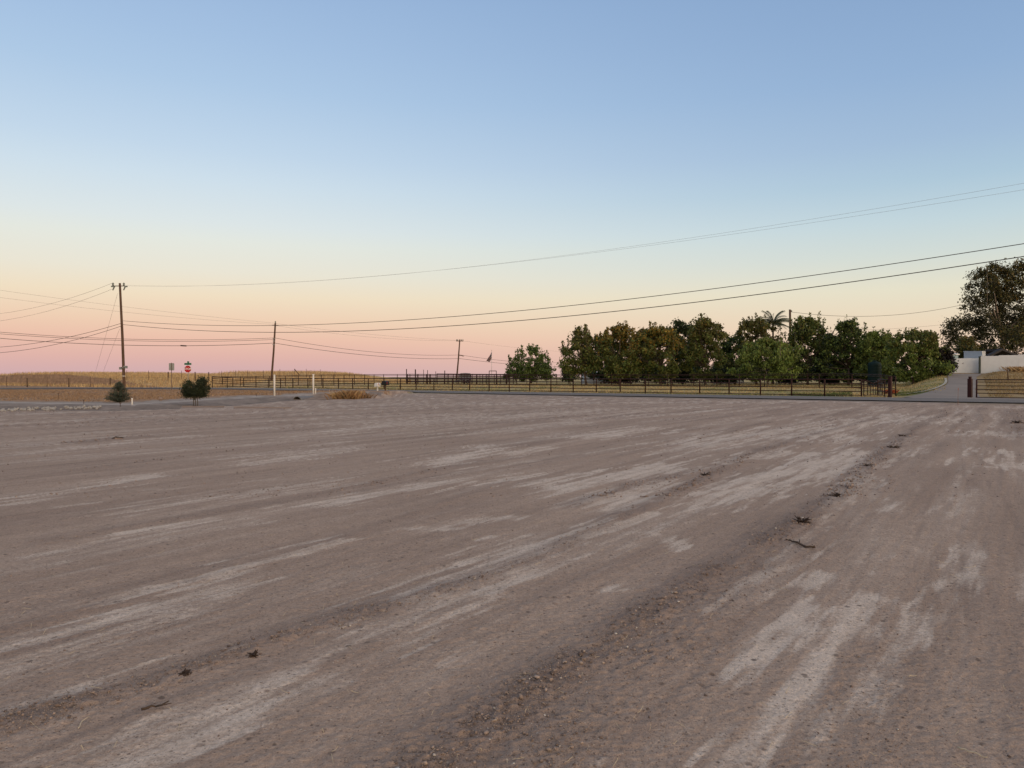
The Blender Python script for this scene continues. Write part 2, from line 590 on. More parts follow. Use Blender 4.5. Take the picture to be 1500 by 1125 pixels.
def make_dirt():
    m, n, l, b = nodes_of('graded dirt')
    tcn = n.new('ShaderNodeTexCoord')
    ap = n.new('ShaderNodeAttribute')
    ap.attribute_name = 'pale'
    al = n.new('ShaderNodeAttribute')
    al.attribute_name = 'loose'

    def noise(scale, detail=4, vec=None, rough=0.55):
        z = n.new('ShaderNodeTexNoise')
        z.inputs['Scale'].default_value = scale
        z.inputs['Detail'].default_value = detail
        z.inputs['Roughness'].default_value = rough
        l.new(vec or tcn.outputs['Object'], z.inputs['Vector'])
        return z.outputs['Fac']

    def math_(op, a, b_, c=None):
        z = n.new('ShaderNodeMath')
        z.operation = op
        for i, q in enumerate((a, b_, c)):
            if q is None:
                continue
            if isinstance(q, (int, float)):
                z.inputs[i].default_value = q
            else:
                l.new(q, z.inputs[i])
        return z.outputs[0]

    def mixc(f, a, b_):
        z = n.new('ShaderNodeMix')
        z.data_type = 'RGBA'
        for i, q in ((0, f), (6, a), (7, b_)):
            if isinstance(q, tuple):
                z.inputs[i].default_value = q
            else:
                l.new(q, z.inputs[i])
        return z.outputs[2]

    def mapr(v_, a, b_, c, d):
        z = n.new('ShaderNodeMapRange')
        z.inputs['From Min'].default_value = a
        z.inputs['From Max'].default_value = b_
        z.inputs['To Min'].default_value = c
        z.inputs['To Max'].default_value = d
        l.new(v_, z.inputs['Value'])
        return z.outputs[0]
    mp = n.new('ShaderNodeMapping')
    mp.vector_type = 'TEXTURE'
    mp.inputs['Rotation'].default_value = (0, 0, math.atan2(G[1], G[0]))
    mp.inputs['Scale'].default_value = (9, 1, 1)
    l.new(tcn.outputs['Object'], mp.inputs[0])
    streak = noise(1.6, 5, mp.outputs[0])
    streak2 = noise(9.0, 4, mp.outputs[0])
    big = noise(0.35, 3)
    fine = noise(38, 5, None, 0.65)
    grit = noise(150, 3, None, 0.7)
    base = mixc(mapr(big, 0.3, 0.7, 0, 1), DIRT_A, DIRT_B)
    base = mixc(mapr(streak, 0.35, 0.68, 0, 0.85), base, DIRT_D)
    base = mixc(mapr(ap.outputs['Fac'], 0.0, 1.0, 0.0, 0.42), base, DIRT_P)
    mp2 = n.new('ShaderNodeMapping')
    mp2.vector_type = 'TEXTURE'
    mp2.inputs['Rotation'].default_value = (0, 0, math.atan2(G[1], G[0]) + 0.06)
    mp2.inputs['Scale'].default_value = (22, 1, 1)
    l.new(tcn.outputs['Object'], mp2.inputs[0])
    brush = math_('MULTIPLY', mapr(noise(3.5, 6, mp2.outputs[0], 0.6), 0.54, 0.70, 0, 1), mapr(noise(0.5, 3), 0.42, 0.62, 0, 0.42))
    base = mixc(brush, base, DIRT_P)
    base = mixc(mapr(noise(5.0, 4, mp2.outputs[0], 0.55), 0.56, 0.72, 0, 0.45), base, DIRT_L)
    patch = noise(3.2, 6, None, 0.62)
    pf = math_('ADD', ap.outputs['Fac'], mapr(streak2, 0.3, 0.7, -0.7, 0.6))
    pf = math_('ADD', pf, mapr(patch, 0.3, 0.7, -0.40, 0.30))
    pf = math_('ADD', pf, mapr(fine, 0.3, 0.7, -0.25, 0.25))
    pf = math_('MULTIPLY', mapr(pf, 0.2, 1.05, 0.0, 1.0), mapr(ap.outputs['Fac'], 0.02, 0.3, 0, 1))
    col = mixc(math_('MULTIPLY', pf, 0.82), base, DIRT_P)
    lf = math_('MULTIPLY', al.outputs['Fac'], mapr(fine, 0.3, 0.65, 0.25, 1.0))
    col = mixc(lf, col, DIRT_L)

    def specks(scale, size, keep):
        z = n.new('ShaderNodeTexVoronoi')
        z.inputs['Scale'].default_value = scale
        l.new(tcn.outputs['Object'], z.inputs['Vector'])
        sp_ = n.new('ShaderNodeSeparateColor')
        l.new(z.outputs['Color'], sp_.inputs[0])
        near_ = mapr(z.outputs['Distance'], size * 0.55, size, 1, 0)
        return math_('MULTIPLY', near_, mapr(sp_.outputs[0], keep, keep + 0.02, 1, 0)), sp_.outputs[1]
    for sc_, sz_, kp_ in ((11.0, 0.23, 0.22), (30.0, 0.30, 0.30), (75.0, 0.36, 0.34)):
        f_, t_ = specks(sc_, sz_, kp_)
        col = mixc(math_('MULTIPLY', f_, mapr(t_, 0, 1, 0.25, 0.8)), col, (0.105, 0.076, 0.062, 1))
    f_, t_ = specks(48.0, 0.28, 0.10)
    col = mixc(math_('MULTIPLY', f_, 0.7), col, (0.50, 0.42, 0.35, 1))
    v1 = mapr(fine, 0.25, 0.75, 0.74, 1.24)
    v2 = mapr(grit, 0.3, 0.7, 0.78, 1.22)
    v3 = mapr(noise(7.0, 5, None, 0.6), 0.3, 0.7, 0.90, 1.08)
    vv = n.new('ShaderNodeVectorMath')
    vv.operation = 'SCALE'
    l.new(col, vv.inputs[0])
    l.new(math_('MULTIPLY', math_('MULTIPLY', v1, v2), v3), vv.inputs['Scale'])
    l.new(vv.outputs[0], b.inputs['Base Color'])
    b.inputs['Roughness'].default_value = 0.95
    b.inputs['Specular IOR Level'].default_value = 0.15
    hh = math_('ADD', math_('MULTIPLY', fine, 1.0), math_('MULTIPLY', grit, 0.45))
    hh = math_('ADD', hh, math_('MULTIPLY', streak2, 0.5))
    bp = n.new('ShaderNodeBump')
    bp.inputs['Strength'].default_value = 0.75
    bp.inputs['Distance'].default_value = 0.016
    l.new(hh, bp.inputs['Height'])
    l.new(bp.outputs[0], b.inputs['Normal'])
    return m


DIRT_A = (0.392, 0.285, 0.222, 1)
DIRT_B = (0.430, 0.316, 0.246, 1)
DIRT_D = (0.300, 0.215, 0.168, 1)
DIRT_P = (0.635, 0.52, 0.435, 1)
DIRT_L = (0.205, 0.150, 0.125, 1)
DIRT = make_dirt()


def make_land():
    m, n, l, b = nodes_of('grass land')
    a = n.new('ShaderNodeAttribute')
    a.attribute_name = 'tint'
    tcn = n.new('ShaderNodeTexCoord')
    z = n.new('ShaderNodeTexNoise')
    z.inputs['Scale'].default_value = 2.2
    z.inputs['Detail'].default_value = 8
    z.inputs['Roughness'].default_value = 0.65
    l.new(tcn.outputs['Object'], z.inputs['Vector'])
    mr = n.new('ShaderNodeMapRange')
    mr.inputs['From Min'].default_value = 0.3
    mr.inputs['From Max'].default_value = 0.7
    mr.inputs['To Min'].default_value = 0.68
    mr.inputs['To Max'].default_value = 1.25
    l.new(z.outputs['Fac'], mr.inputs['Value'])
    vv = n.new('ShaderNodeVectorMath')
    vv.operation = 'SCALE'
    l.new(a.outputs['Color'], vv.inputs[0])
    l.new(mr.outputs[0], vv.inputs['Scale'])
    l.new(vv.outputs[0], b.inputs['Base Color'])
    b.inputs['Roughness'].default_value = 0.95
    b.inputs['Specular IOR Level'].default_value = 0.1
    bp = n.new('ShaderNodeBump')
    bp.inputs['Strength'].default_value = 0.6
    bp.inputs['Distance'].default_value = 0.08
    l.new(z.outputs['Fac'], bp.inputs['Height'])
    l.new(bp.outputs[0], b.inputs['Normal'])
    return m


LAND = make_land()
dirt_lot, terrain = make_ground()
# the lot goes on behind and beside the viewer
o = MB().add([(-400, -400, -.03), (400, -400, -.03), (400, 1.36, -.03), (-400, 1.36, -.03)], [(0, 1, 2, 3)]).build('rear_dirt_ground', DIRT)
o['kind'] = 'structure'


def strip(name, pts, w, lift, material, parent=None, off=0.0, step=1.0):
    """a sheet following the land along a polyline"""
    P_ = []
    for (x0, y0), (x1, y1) in zip(pts[:-1], pts[1:]):
        nseg = max(1, int(math.hypot(x1 - x0, y1 - y0) / step))
        P_ += [(x0 + (x1 - x0) * i / nseg, y0 + (y1 - y0) * i / nseg) for i in range(nseg)]
    P_.append(pts[-1])
    A = np.array(P_)
    for _ in range(6):
        A[1:-1] = 0.25 * A[:-2] + 0.5 * A[1:-1] + 0.25 * A[2:]
    T = np.gradient(A, axis=0)
    T /= np.linalg.norm(T, axis=1)[:, None]
    N = np.stack([-T[:, 1], T[:, 0]], 1)
    k = 5 if w > 1 else 2
    rows = []
    for j in range(k):
        q = A + N * (off + w * (j / (k - 1) - 0.5))
        rows.append(np.column_stack([q, land(q[:, 0], q[:, 1]) + lift]))
    V = np.stack(rows, 1)
    nr = len(A)
    idx = np.arange(nr * k).reshape(nr, k)
    f = np.stack([idx[:-1, :-1], idx[:-1, 1:], idx[1:, 1:], idx[1:, :-1]], -1).reshape(-1, 4)[:, ::-1]
    return np_mesh(name, V.reshape(-1, 3), f, material, parent=parent, smooth=True)


ASPH = mat('worn asphalt', (0.185, 0.160, 0.147), 0.9, 0, 0.18, 1.5, 0.15)
DRIVE = mat('pale asphalt drive', (0.27, 0.225, 0.195), 0.9, 0, 0.2, 0.35, 0.15, (0.165, 0.138, 0.122))
PAINT = mat('worn white road paint', (0.42, 0.41, 0.39), 0.8, 0, 0.3, 3)
KERB = mat('pale concrete edge', (0.46, 0.42, 0.36), 0.9, 0, 0.2, 3)
road = strip('road', ROAD, 7.4, 0.06, ASPH)
road['kind'] = 'structure'
strip('edge_line', ROAD, 0.13, 0.066, PAINT, road, 3.25)
strip('edge_line', ROAD, 0.13, 0.066, PAINT, road, -3.25)

# driveway through the gate, climbing to the white wall
LP = [(27.4, 48.6), (28.2, 52.2), (35.0, 60), (38.9, 65), (42.2, 70), (47.6, 79), (52.6, 87.5)]
RP = [(35.0, 43.6), (33.2, 51.2), (38.4, 60), (41.8, 65), (45.1, 70), (50.7, 79), (57.0, 87.5)]
A_, B_ = [], []
for src, dst in ((LP, A_), (RP, B_)):
    for p0, p1 in zip(src[:-1], src[1:]):
        for i in range(8):
            dst.append((p0[0] + (p1[0] - p0[0]) * i / 8, p0[1] + (p1[1] - p0[1]) * i / 8))
A_, B_ = np.array(A_), np.array(B_)
rows = []
for j in range(7):
    q = A_ + (B_ - A_) * j / 6
    rows.append(np.column_stack([q, land(q[:, 0], q[:, 1]) + 0.055]))
V = np.stack(rows, 1)
idx = np.arange(V.shape[0] * 7).reshape(-1, 7)
f = np.stack([idx[:-1, :-1], idx[:-1, 1:], idx[1:, 1:], idx[1:, :-1]], -1).reshape(-1, 4)
drv = np_mesh('driveway', V.reshape(-1, 3), f, DRIVE, smooth=True)
drv['kind'] = 'structure'
kb = strip('kerb', [(30.5, 57.0), (33.6, 58.7), (35.0, 60), (38.9, 65), (42.2, 70), (46.0, 76.5)], 0.22, 0.10, KERB, drv, 0.15)

# ------------------------------------------------------------------ grass (uncountable)
GRASS = leaf_mat('dry grass blades', 0.3, 0.8)


def blades(name, pts, h0, h1, wd, cols, lean=0.25, tri=True):
    n = len(pts)
    z = land(pts[:, 0], pts[:, 1]) - 0.02
    h = rng.uniform(h0, h1, n)
    a = rng.uniform(0, 2 * math.pi, n)
    w = wd * rng.uniform(0.6, 1.4, n)
    dx, dy = np.cos(a) * w, np.sin(a) * w
    lx, ly = rng.normal(0, lean, n) * h, rng.normal(0, lean, n) * h
    v = np.zeros((n, 3, 3))
    v[:, 0] = np.stack([pts[:, 0] - dx, pts[:, 1] - dy, z], 1)
    v[:, 1] = np.stack([pts[:, 0] + dx, pts[:, 1] + dy, z], 1)
    v[:, 2] = np.stack([pts[:, 0] + lx, pts[:, 1] + ly, z + h], 1)
    cols = np.array(cols)
    ci = rng.integers(0, len(cols), n)
    t = cols[ci] * rng.uniform(0.65, 1.25, n)[:, None]
    o = np_mesh(name, v.reshape(-1, 3), np.arange(3 * n).reshape(n, 3), GRASS, tint=np.repeat(t, 3, 0))
    o['kind'] = 'stuff'
    return o


def wedge(n, s0, s1, d0, d1):
    s = rng.uniform(s0, s1, n)
    D = rng.uniform(d0, d1, n)
    return np.stack([s * D, D], 1)


pts = wedge(70000, -0.80, -0.14, 96, 165)
rd, _, _ = seg_dist(pts[:, 0], pts[:, 1], ROAD)
keep = (rd > 6.5) & (pts[:, 1] + 0.73 * pts[:, 0] > 60) & (fbm(pts[:, 0] / 2.5, pts[:, 1] / 2.5, 201, 2) > 0.3)
keep &= (pts[:, 0] < -40) | (pts[:, 1] > 118)
o = blades('tall_golden_grass', pts[keep], 0.2, 0.7, 0.04, [(0.60, 0.42, 0.21), (0.66, 0.48, 0.25), (0.54, 0.36, 0.175), (0.48, 0.30, 0.15)])
tag(o, 'tall golden dry grass covering the low hill beyond the road', 'grass')
pts = wedge(90000, -0.42, 0.60, 50, 125)
c = pts[:, 1] + 0.73 * pts[:, 0]
keep = (c > 70.8) & (fbm(pts[:, 0] / 3, pts[:, 1] / 3, 203, 3) > 0.36)
keep &= ~((pts[:, 0] / pts[:, 1] > 0.53) & (pts[:, 1] < 56))
n1 = fbm(pts[:, 0] / 4, pts[:, 1] / 4, 91, 3)
grn = keep & (n1 > 0.55)
o = blades('pasture_grass', pts[keep & ~grn], 0.06, 0.22, 0.035, [(0.54, 0.40, 0.19), (0.47, 0.34, 0.16), (0.40, 0.29, 0.14)], 0.5)
tag(o, 'short straw coloured grass inside the pipe fence pasture', 'grass')
o = blades('green_pasture_grass', pts[grn], 0.06, 0.20, 0.035, [(0.18, 0.20, 0.07), (0.29, 0.26, 0.11), (0.42, 0.33, 0.15)], 0.5)
tag(o, 'dull green grass patches inside the pipe fence pasture', 'grass')
pts = np.concatenate([wedge(9000, 0.385, 0.47, 53, 64), wedge(6000, 0.53, 0.598, 56, 62)])
c = pts[:, 1] + 0.73 * pts[:, 0]
dl, sdl, _ = seg_dist(pts[:, 0], pts[:, 1], LP)
keep = (c > 74.2) & ~((pts[:, 0] > 26) & (sdl < 0)) & ~((pts[:, 0] > 26) & (dl < .8))
o = blades('lawn_grass', pts[keep], 0.05, 0.16, 0.03, [(0.075, 0.12, 0.03), (0.11, 0.14, 0.04), (0.16, 0.17, 0.06)], 0.5)
tag(o, 'fresh green lawn patch beside the driveway and fence', 'grass')
pts = wedge(16000, 0.63, 0.78, 51, 86)
dr, sdr, _ = seg_dist(pts[:, 0], pts[:, 1], RP)
keep = (sdr < 0) & (dr > 0.6) & (fbm(pts[:, 0] / 2, pts[:, 1] / 2, 207, 2) > 0.35)
o = blades('bank_grass', pts[keep], 0.05, 0.25, 0.03, [(0.38, 0.27, 0.14), (0.33, 0.225, 0.115), (0.28, 0.215, 0.095)], 0.5)
tag(o, 'dry grass on the bank below the white wall', 'grass')
pts = wedge(60000, -0.80, -0.2, 38, 84)
bd, bs, _ = seg_dist(pts[:, 0], pts[:, 1], BERM)
rd, _, _ = seg_dist(pts[:, 0], pts[:, 1], ROAD)
keep = (bd * bs > 3.2) & (rd > 5.0) & (pts[:, 1] + .73 * pts[:, 0] < 62) & (fbm(pts[:, 0] / 2, pts[:, 1] / 2, 209, 3) > 0.42)
o = blades('brown_weeds', pts[keep], 0.04, 0.16, 0.025, [(0.36, 0.225, 0.13), (0.31, 0.19, 0.11), (0.42, 0.28, 0.165)], 0.6)
tag(o, 'low brown weeds in the dip before the road', 'weeds')

# ------------------------------------------------------------------ clods and litter on the lot
SOIL = leaf_mat('loose soil', 0.0, 0.95)
SOILC = [(0.28, 0.212, 0.178), (0.25, 0.188, 0.157), (0.22, 0.163, 0.138), (0.15, 0.11, 0.092), (0.31, 0.24, 0.2)]


def clods(name, n, ymax, smin, smax, material, biased, ymin=2.2, gain=0.9, octa=False):
    # candidates by area, weighted by loosened soil
    y = ymin + (ymax - ymin) * rng.random(n * 6) ** 1.5
    x = rng.uniform(-0.8, 0.8, n * 6) * (y + 0.6)
    p, r = lot_maps(x, y)
    v = x * HV[0] + y * HV[1]
    wgt = np.clip(0.10 + biased * 1.6 * r ** 1.5 - 0.08 * p + 0.08 * sstep(0.6, 2.0, v), 0.005, 1.2)
    sel = rng.random(n * 6) < wgt / 1.2 * gain
    x, y, r = x[sel][:n], y[sel][:n], r[sel][:n]
    m = len(x)
    t = (1 + 5 ** 0.5) / 2
    iv = np.array([(-1, t, 0), (1, t, 0), (-1, -t, 0), (1, -t, 0), (0, -1, t), (0, 1, t), (0, -1, -t), (0, 1, -t), (t, 0, -1), (t, 0, 1), (-t, 0, -1), (-t, 0, 1)]) / 1.9
    fi = np.array([(0, 11, 5), (0, 5, 1), (0, 1, 7), (0, 7, 10), (0, 10, 11), (1, 5, 9), (5, 11, 4), (11, 10, 2), (10, 7, 6), (7, 1, 8),
                   (3, 9, 4), (3, 4, 2), (3, 2, 6), (3, 6, 8), (3, 8, 9), (4, 9, 5), (2, 4, 11), (6, 2, 10), (8, 6, 7), (9, 8, 1)])
    if octa:
        iv = np.array([(1, 0, 0), (0, 1, 0), (-1, 0, 0), (0, -1, 0), (0, 0, 1), (0, 0, -1)]) * 0.95
        fi = np.array([(0, 1, 4), (1, 2, 4), (2, 3, 4), (3, 0, 4), (1, 0, 5), (2, 1, 5), (3, 2, 5), (0, 3, 5)])
    nv_ = len(iv)
    sz = smin + (smax - smin) * rng.random(m) ** 5 * (0.5 + 0.8 * np.clip(r, 0, 1))
    sc = sz[:, None] * rng.uniform(0.6, 1.2, (m, 3)) * np.array([1, 1, 0.75])
    V = iv[None] * (1 + rng.uniform(-0.45, 0.3, (m, nv_, 1))) * sc[:, None]
    a = rng.uniform(0, 6.28, m)
    ca, sa = np.cos(a)[:, None], np.sin(a)[:, None]
    vx, vy = V[..., 0] * ca - V[..., 1] * sa, V[..., 0] * sa + V[..., 1] * ca
    V = np.stack([vx + x[:, None], vy + y[:, None], V[..., 2] + (land(x, y) + 0.024 * np.clip(r, 0, 1) + 0.3 * sz)[:, None]], -1)
    faces = (fi[None] + nv_ * np.arange(m)[:, None, None]).reshape(-1, 3)
    base_ = np.array(material)
    tv = base_[rng.integers(0, len(base_), m)] * rng.uniform(0.75, 1.2, m)[:, None]
    o = np_mesh(name, V.reshape(-1, 3), faces, SOIL, np.repeat(tv, nv_, 0))
    o['kind'] = 'stuff'
    return o


CLOD = mat('loose dirt clods', (0.28, 0.205, 0.168), 0.95, 0, 0.2, 30, 0.3)
o = clods('dirt_clods', 16000, 14, 0.003, 0.0125, SOILC, 0.9)
tag(o, 'small loose clods of soil scattered over the graded lot', 'clods')
o = clods('soil_crumbs', 60000, 8, 0.002, 0.0075, SOILC, 0.6, 2.0, 3.0, True)
tag(o, 'fine crumbs of soil strewn over the near part of the lot', 'clods')
o = clods('far_dirt_clods', 8000, 36, 0.008, 0.028, SOILC, 1.6, 9.0)
tag(o, 'lumps of soil along the grader rows farther out', 'clods')
o = clods('pebbles', 900, 10, 0.003, 0.012, [(0.40, 0.35, 0.31), (0.33, 0.29, 0.26), (0.5, 0.45, 0.40)], 0.8)
tag(o, 'pale pebbles scattered in the loosened soil', 'pebbles')


def straw_mesh(n, ymax):
    y = 2.4 + (ymax - 2.4) * rng.random(n * 4) ** 1.3
    x = rng.uniform(-0.75, 0.75, n * 4) * y
    p, r = lot_maps(x, y)
    sel = rng.random(n * 4) < 0.2 + 0.8 * np.clip(r, 0, 1)
    x, y = x[sel][:n], y[sel][:n]
    mb = MB()
    for i in range(len(x)):
        L = random.uniform(0.012, 0.06) * (1 if random.random() < .92 else 1.9)
        a = random.uniform(0, math.pi)
        bend = random.uniform(-0.25, 0.25)
        z = Hs(x[i], y[i]) + 0.012
        pts = [(x[i] + L * t * math.cos(a + bend * t), y[i] + L * t * math.sin(a + bend * t), z + 0.012 * math.sin(t * 3) * random.random()) for t in (-.5, -.1, .25, .5)]
        mb.tube(pts, random.uniform(0.0007, 0.0014), 4)
    return mb


STRAW = mat('bleached straw', (0.52, 0.43, 0.31), 0.8, 0, 0.2, 40, 0)
o = straw_mesh(330, 9).build('straw_litter', STRAW)
o['kind'] = 'stuff'
tag(o, 'bits of bleached straw littering the graded dirt', 'straw')

WOODD = mat('dark weathered stick', (0.085, 0.058, 0.042), 0.9, 0, 0.3, 30, 0.3)
ROOT = mat('dark roots and trash', (0.055, 0.038, 0.030), 0.95, 0, 0.3, 30, 0.3)


def gz(px, py):
    x, y = gp(px, py)
    for _ in range(12):
        y = 0.5 * y + 0.5 * (CAM_H - Hs(xat(px, y), y)) * F / (py - HY)
    x = xat(px, y)
    return Vector((x, y, Hs(x, y)))


def stick(label, pts, r, material, name='stick'):
    q = [gz(*p) for p in pts]
    fine_ = []
    for a, b in zip(q[:-1], q[1:]):
        fine_ += [a.lerp(b, t / 4) for t in range(4)]
    fine_.append(q[-1])
    for i, p in enumerate(fine_):
        p.z += r * 0.8 + 0.012 + 0.01 * random.random()
    rs = [r * (1 - 0.5 * i / len(fine_)) * random.uniform(0.8, 1.2) for i in range(len(fine_))]
    mb = MB().tube(fine_, rs, 7)
    k = fine_[len(fine_) // 2]
    d = (fine_[-1] - fine_[0]).normalized()
    if name == 'stick':
        mb.tube([k, k + Vector((d.y * .06, -d.x * .06, .02)) + d * .05], [r * .6, r * .3], 6)
    return tag(mb.build(name, material, smooth=True), label, 'stick')


stick('crooked dark stick lying across the wheel track, below the biggest root tangle', [(1195, 806), (1182, 805), (1172, 801), (1158, 796), (1152, 795)], 0.011, WOODD)
stick('short dark twig on the loosened soil, near the bottom left corner', [(205, 1049), (225, 1043), (245, 1037)], 0.006, WOODD)
stick('long pale stalk lying in the bottom right corner of the dirt lot', [(1406, 1103), (1428, 1112), (1450, 1120)], 0.0035, STRAW, 'stalk')
stick('forked pale straw stalk by the bottom left windrow', [(112, 1076), (116, 1066), (129, 1057)], 0.0025, STRAW, 'stalk')
stick('short pale stalk beside the right hand hardpan patch', [(1333, 998), (1345, 997)], 0.0025, STRAW, 'stalk')


def tangle(label, px, py, wpx, hpx):
    c0 = gz(px, py)
    sc = c0.y / F
    W, Hh = wpx * sc / 2, hpx * sc
    L = W
    mb = MB()
    for i in range(34):
        a = random.uniform(0, 6.28)
        b = Vector((random.gauss(0, .04) * W, random.gauss(0, .04) * W, random.uniform(.05, .2) * Hh))
        rr_ = random.uniform(.3, 1.0)
        e = Vector((math.cos(a) * L * rr_, math.sin(a) * L * rr_, random.uniform(-.3, .9) * Hh))
        e.z = max(0, e.z)
        m_ = (b + e) / 2 + Vector((0, 0, random.uniform(0, .25) * Hh))
        mb.tube([b, m_, e], [0.0045 + W * .03, .004 + W * .025, .002], 5)
    root = thing('root_tangle', label, 'debris', c0)
    mb.build('roots', ROOT, root)
    for i in range(9):
        x, y = random.gauss(0, .38) * W, random.gauss(0, .38) * W
        s = W * random.uniform(.12, .26)
        t = MB().box((0, 0, s * .35), (s * 1.6, s * 1.3, s * random.uniform(.7, 1.1)), random.uniform(0, 3), random.uniform(.4, .7))
        t.v = [(vx + random.uniform(-.2, .2) * s, vy + random.uniform(-.2, .2) * s, max(-.01, vz + random.uniform(-.15, .15) * s)) for vx, vy, vz in t.v]
        t.build('soil_lump', CLOD, root, False, (x, y, 0))


tangle('largest dark tangle of roots on the right hand grader row', 1176, 768, 44, 13)
tangle('small dark root lump just beyond the largest tangle', 1228, 729, 16, 8)
tangle('flat dark root scrap midway up the right hand grader row', 1272, 684, 20, 5)
tangle('dark root scrap near the far end of the grader row', 1308, 657, 26, 5)
tangle('dark scrap at the far tip of the right hand grader row', 1322, 640, 16, 4)
tangle('dark root tuft on the left grader row, bottom left', 268, 992, 26, 11)
tangle('dark root tuft on the left grader row, next one to the right', 370, 964, 22, 10)
tangle('dark scrap lying between the two pale hardpan patches', 1033, 697, 18, 5)
tangle('low dark heap of soil on the far left of the lot', 172, 643, 22, 5)
tangle('dark scrap of roots at the right edge, near the far side', 1490, 620, 22, 5)

# ------------------------------------------------------------------ pipe fences
RUST = mat('rust red painted pipe', (0.034, 0.011, 0.009), 0.6, 0.0, 0.3, 3, 0.1)
RUSTD = mat('dark rust pipe', (0.036, 0.016, 0.013), 0.65, 0.0, 0.3, 3, 0.1)
REDP = mat('red oxide painted pipe', (0.034, 0.008, 0.008), 0.55, 0.0, 0.25, 3, 0.1)


def pipe_fence(label, posts, rails, hpost, rp=0.042, rr=0.03, material=None, name='pipe_fence', heavy=None, group=None):
    """posts: list of (x, y); rails: heights; one thing with each post and each rail as a part"""
    material = material or RUST
    x0, y0 = posts[0]
    root = thing(name, label, 'fence', (x0, y0, Hs(x0, y0)), 0, group)
    base = Vector(root.location)
    zs = [Hs(*p) for p in posts]
    cache = {}
    for i, (x, y) in enumerate(posts):
        r = heavy[i] if heavy and i in heavy else rp
        if r not in cache:
            cache[r] = MB().tube([(0, 0, -.25), (0, 0, hpost - .02), (0, 0, hpost + .02)], [r, r, r * .6], 10).build('post', material, root, True).data
            pobj = root.children[-1] if root.children else None
            pobj = [o_ for o_ in COL.objects if o_.parent is root][-1]
        else:
            pobj = link('post', cache[r], root)
        pobj.location = Vector((x, y, zs[i])) - base
    for h in rails:
        q = [Vector((x, y, zs[i] + h)) - base for i, (x, y) in enumerate(posts)]
        MB().tube(q, rr if h < max(rails) else rr * 1.35, 7).build('rail', material, root, True)
    return root


def fline(px, a=73.5, b=0.723):
    s = (px - CX) / F
    X = a * s / (1 + b * s)
    return (X, a - b * X)


fp = [311, 326, 341, 357, 375, 393, 411, 429, 451, 473, 495.6, 516.5, 539.5, 562.6, 586.5, 609.5, 635.6, 662.6, 688, 716.5, 746, 776, 807, 839.7, 873.5, 908.5, 945.3, 983, 1025, 1068, 1114, 1159.6, 1208, 1262]
R5 = (0.10, 0.40, 0.70, 1.0, 1.3)
pipe_fence('long rust red pipe fence with five rails along the far roadside', [fline(p) for p in fp], R5, 1.3, 0.056, 0.034)
# panel between the dipped gate and the thick gate post
pipe_fence('short pipe fence panel between the dipped gate and thick gatepost', [(28.1, 55.6), (27.4, 53.2), (26.95, 51.4)], R5, 1.25)
# right of the drive
pr = [(32.3, 50.3), (35.6, 47.9), (38.9, 45.6), (42.2, 43.2)]
pipe_fence('rust red pipe fence running right from the driveway gatepost', pr, (0.08, 0.36, 0.62, 0.88, 1.14, 1.3), 1.3, 0.05, 0.026, REDP)


def gatepost(label, x, y, h, w, cap=False):
    root = thing('gatepost', label, 'post', (x, y, Hs(x, y)), 0.6)
    MB().box((0, 0, h / 2 - .15), (w, w, h + .3)).build('post', REDP, root)
    if cap:
        MB().box((0, 0, h + .08), (w * .62, w * .62, .16)).build('cap', REDP, root)
    else:
        MB().box((0, 0, h + .012), (w * 1.08, w * 1.08, .024)).build('cap', REDP, root)
    MB().box((0, 0, .03), (w * 1.5, w * 1.5, .06)).build('footing', KERB, root)


gatepost('thick dark red gatepost left of the driveway', 26.65, 51.0, 1.5, 0.2)
gatepost('thick dark red gatepost right of the driveway', 32.0, 50.55, 1.36, 0.24, True)

# gate leaf with a V-dip, folded back from the fence end
gx0, gy0 = fline(1263)
gx1, gy1 = 29.0, 56.6
gate = thing('dipped_gate', 'red pipe gate whose top rail dips in a V, left of the driveway', 'gate', (gx0 + .12, gy0, Hs(gx0, gy0)), math.atan2(gy1 - gy0, gx1 - gx0))
GL = math.hypot(gx1 - gx0, gy1 - gy0) - .35
prof = lambda t: 1.28 - 0.32 * (1 - abs(2 * t - 1)) + .06 * t
MB().tube([(0, 0, prof(0)), (GL / 2, 0, prof(.5)), (GL, 0, prof(1))], 0.035, 8).build('top_rail', RUST, gate, True)
for h in (0.12, 0.45, 0.75):
    MB().tube([(0, 0, h), (GL, 0, h)], 0.024, 7).build('rail', RUST, gate, True)
for t in (0, .2, .36, .5, .64, .82, 1):
    MB().tube([(GL * t, 0, 0.1), (GL * t, 0, prof(t))], 0.036 if t in (0, 1) else .028, 7).build('bar', RUST, gate, True)
MB().tube([(0.0, 0, .14), (0, 0, -.14)], .05, 8).build('hinge_post', RUST, gate, True)

# fence on the far side of the pasture
fx = [(311, 98), (333, 99), (352, 100), (375, 101), (395, 102), (418, 103), (437, 104), (454, 104), (471, 105), (489, 105), (504, 105), (519, 105), (534, 105), (548, 105), (562, 105), (582, 105)]
fx += [(582 + i * 14.6, 105 - i * 0.25) for i in range(1, 17)]
fx += [(835, 98), (852, 97), (870, 96), (896, 94), (924, 92.5), (950, 91), (978, 89), (1016, 87), (1050, 85), (1083, 82.5), (1120, 80), (1160, 77), (1200, 74.5), (1248, 71.5), (1290, 64), (1312, 56)]
pipe_fence('thin dark pipe fence closing the far side of the pasture', [(xat(a, b), b) for a, b in fx], (0.15, 0.55, 0.95, 1.35, 1.5), 1.5, 0.045, 0.026, RUSTD)
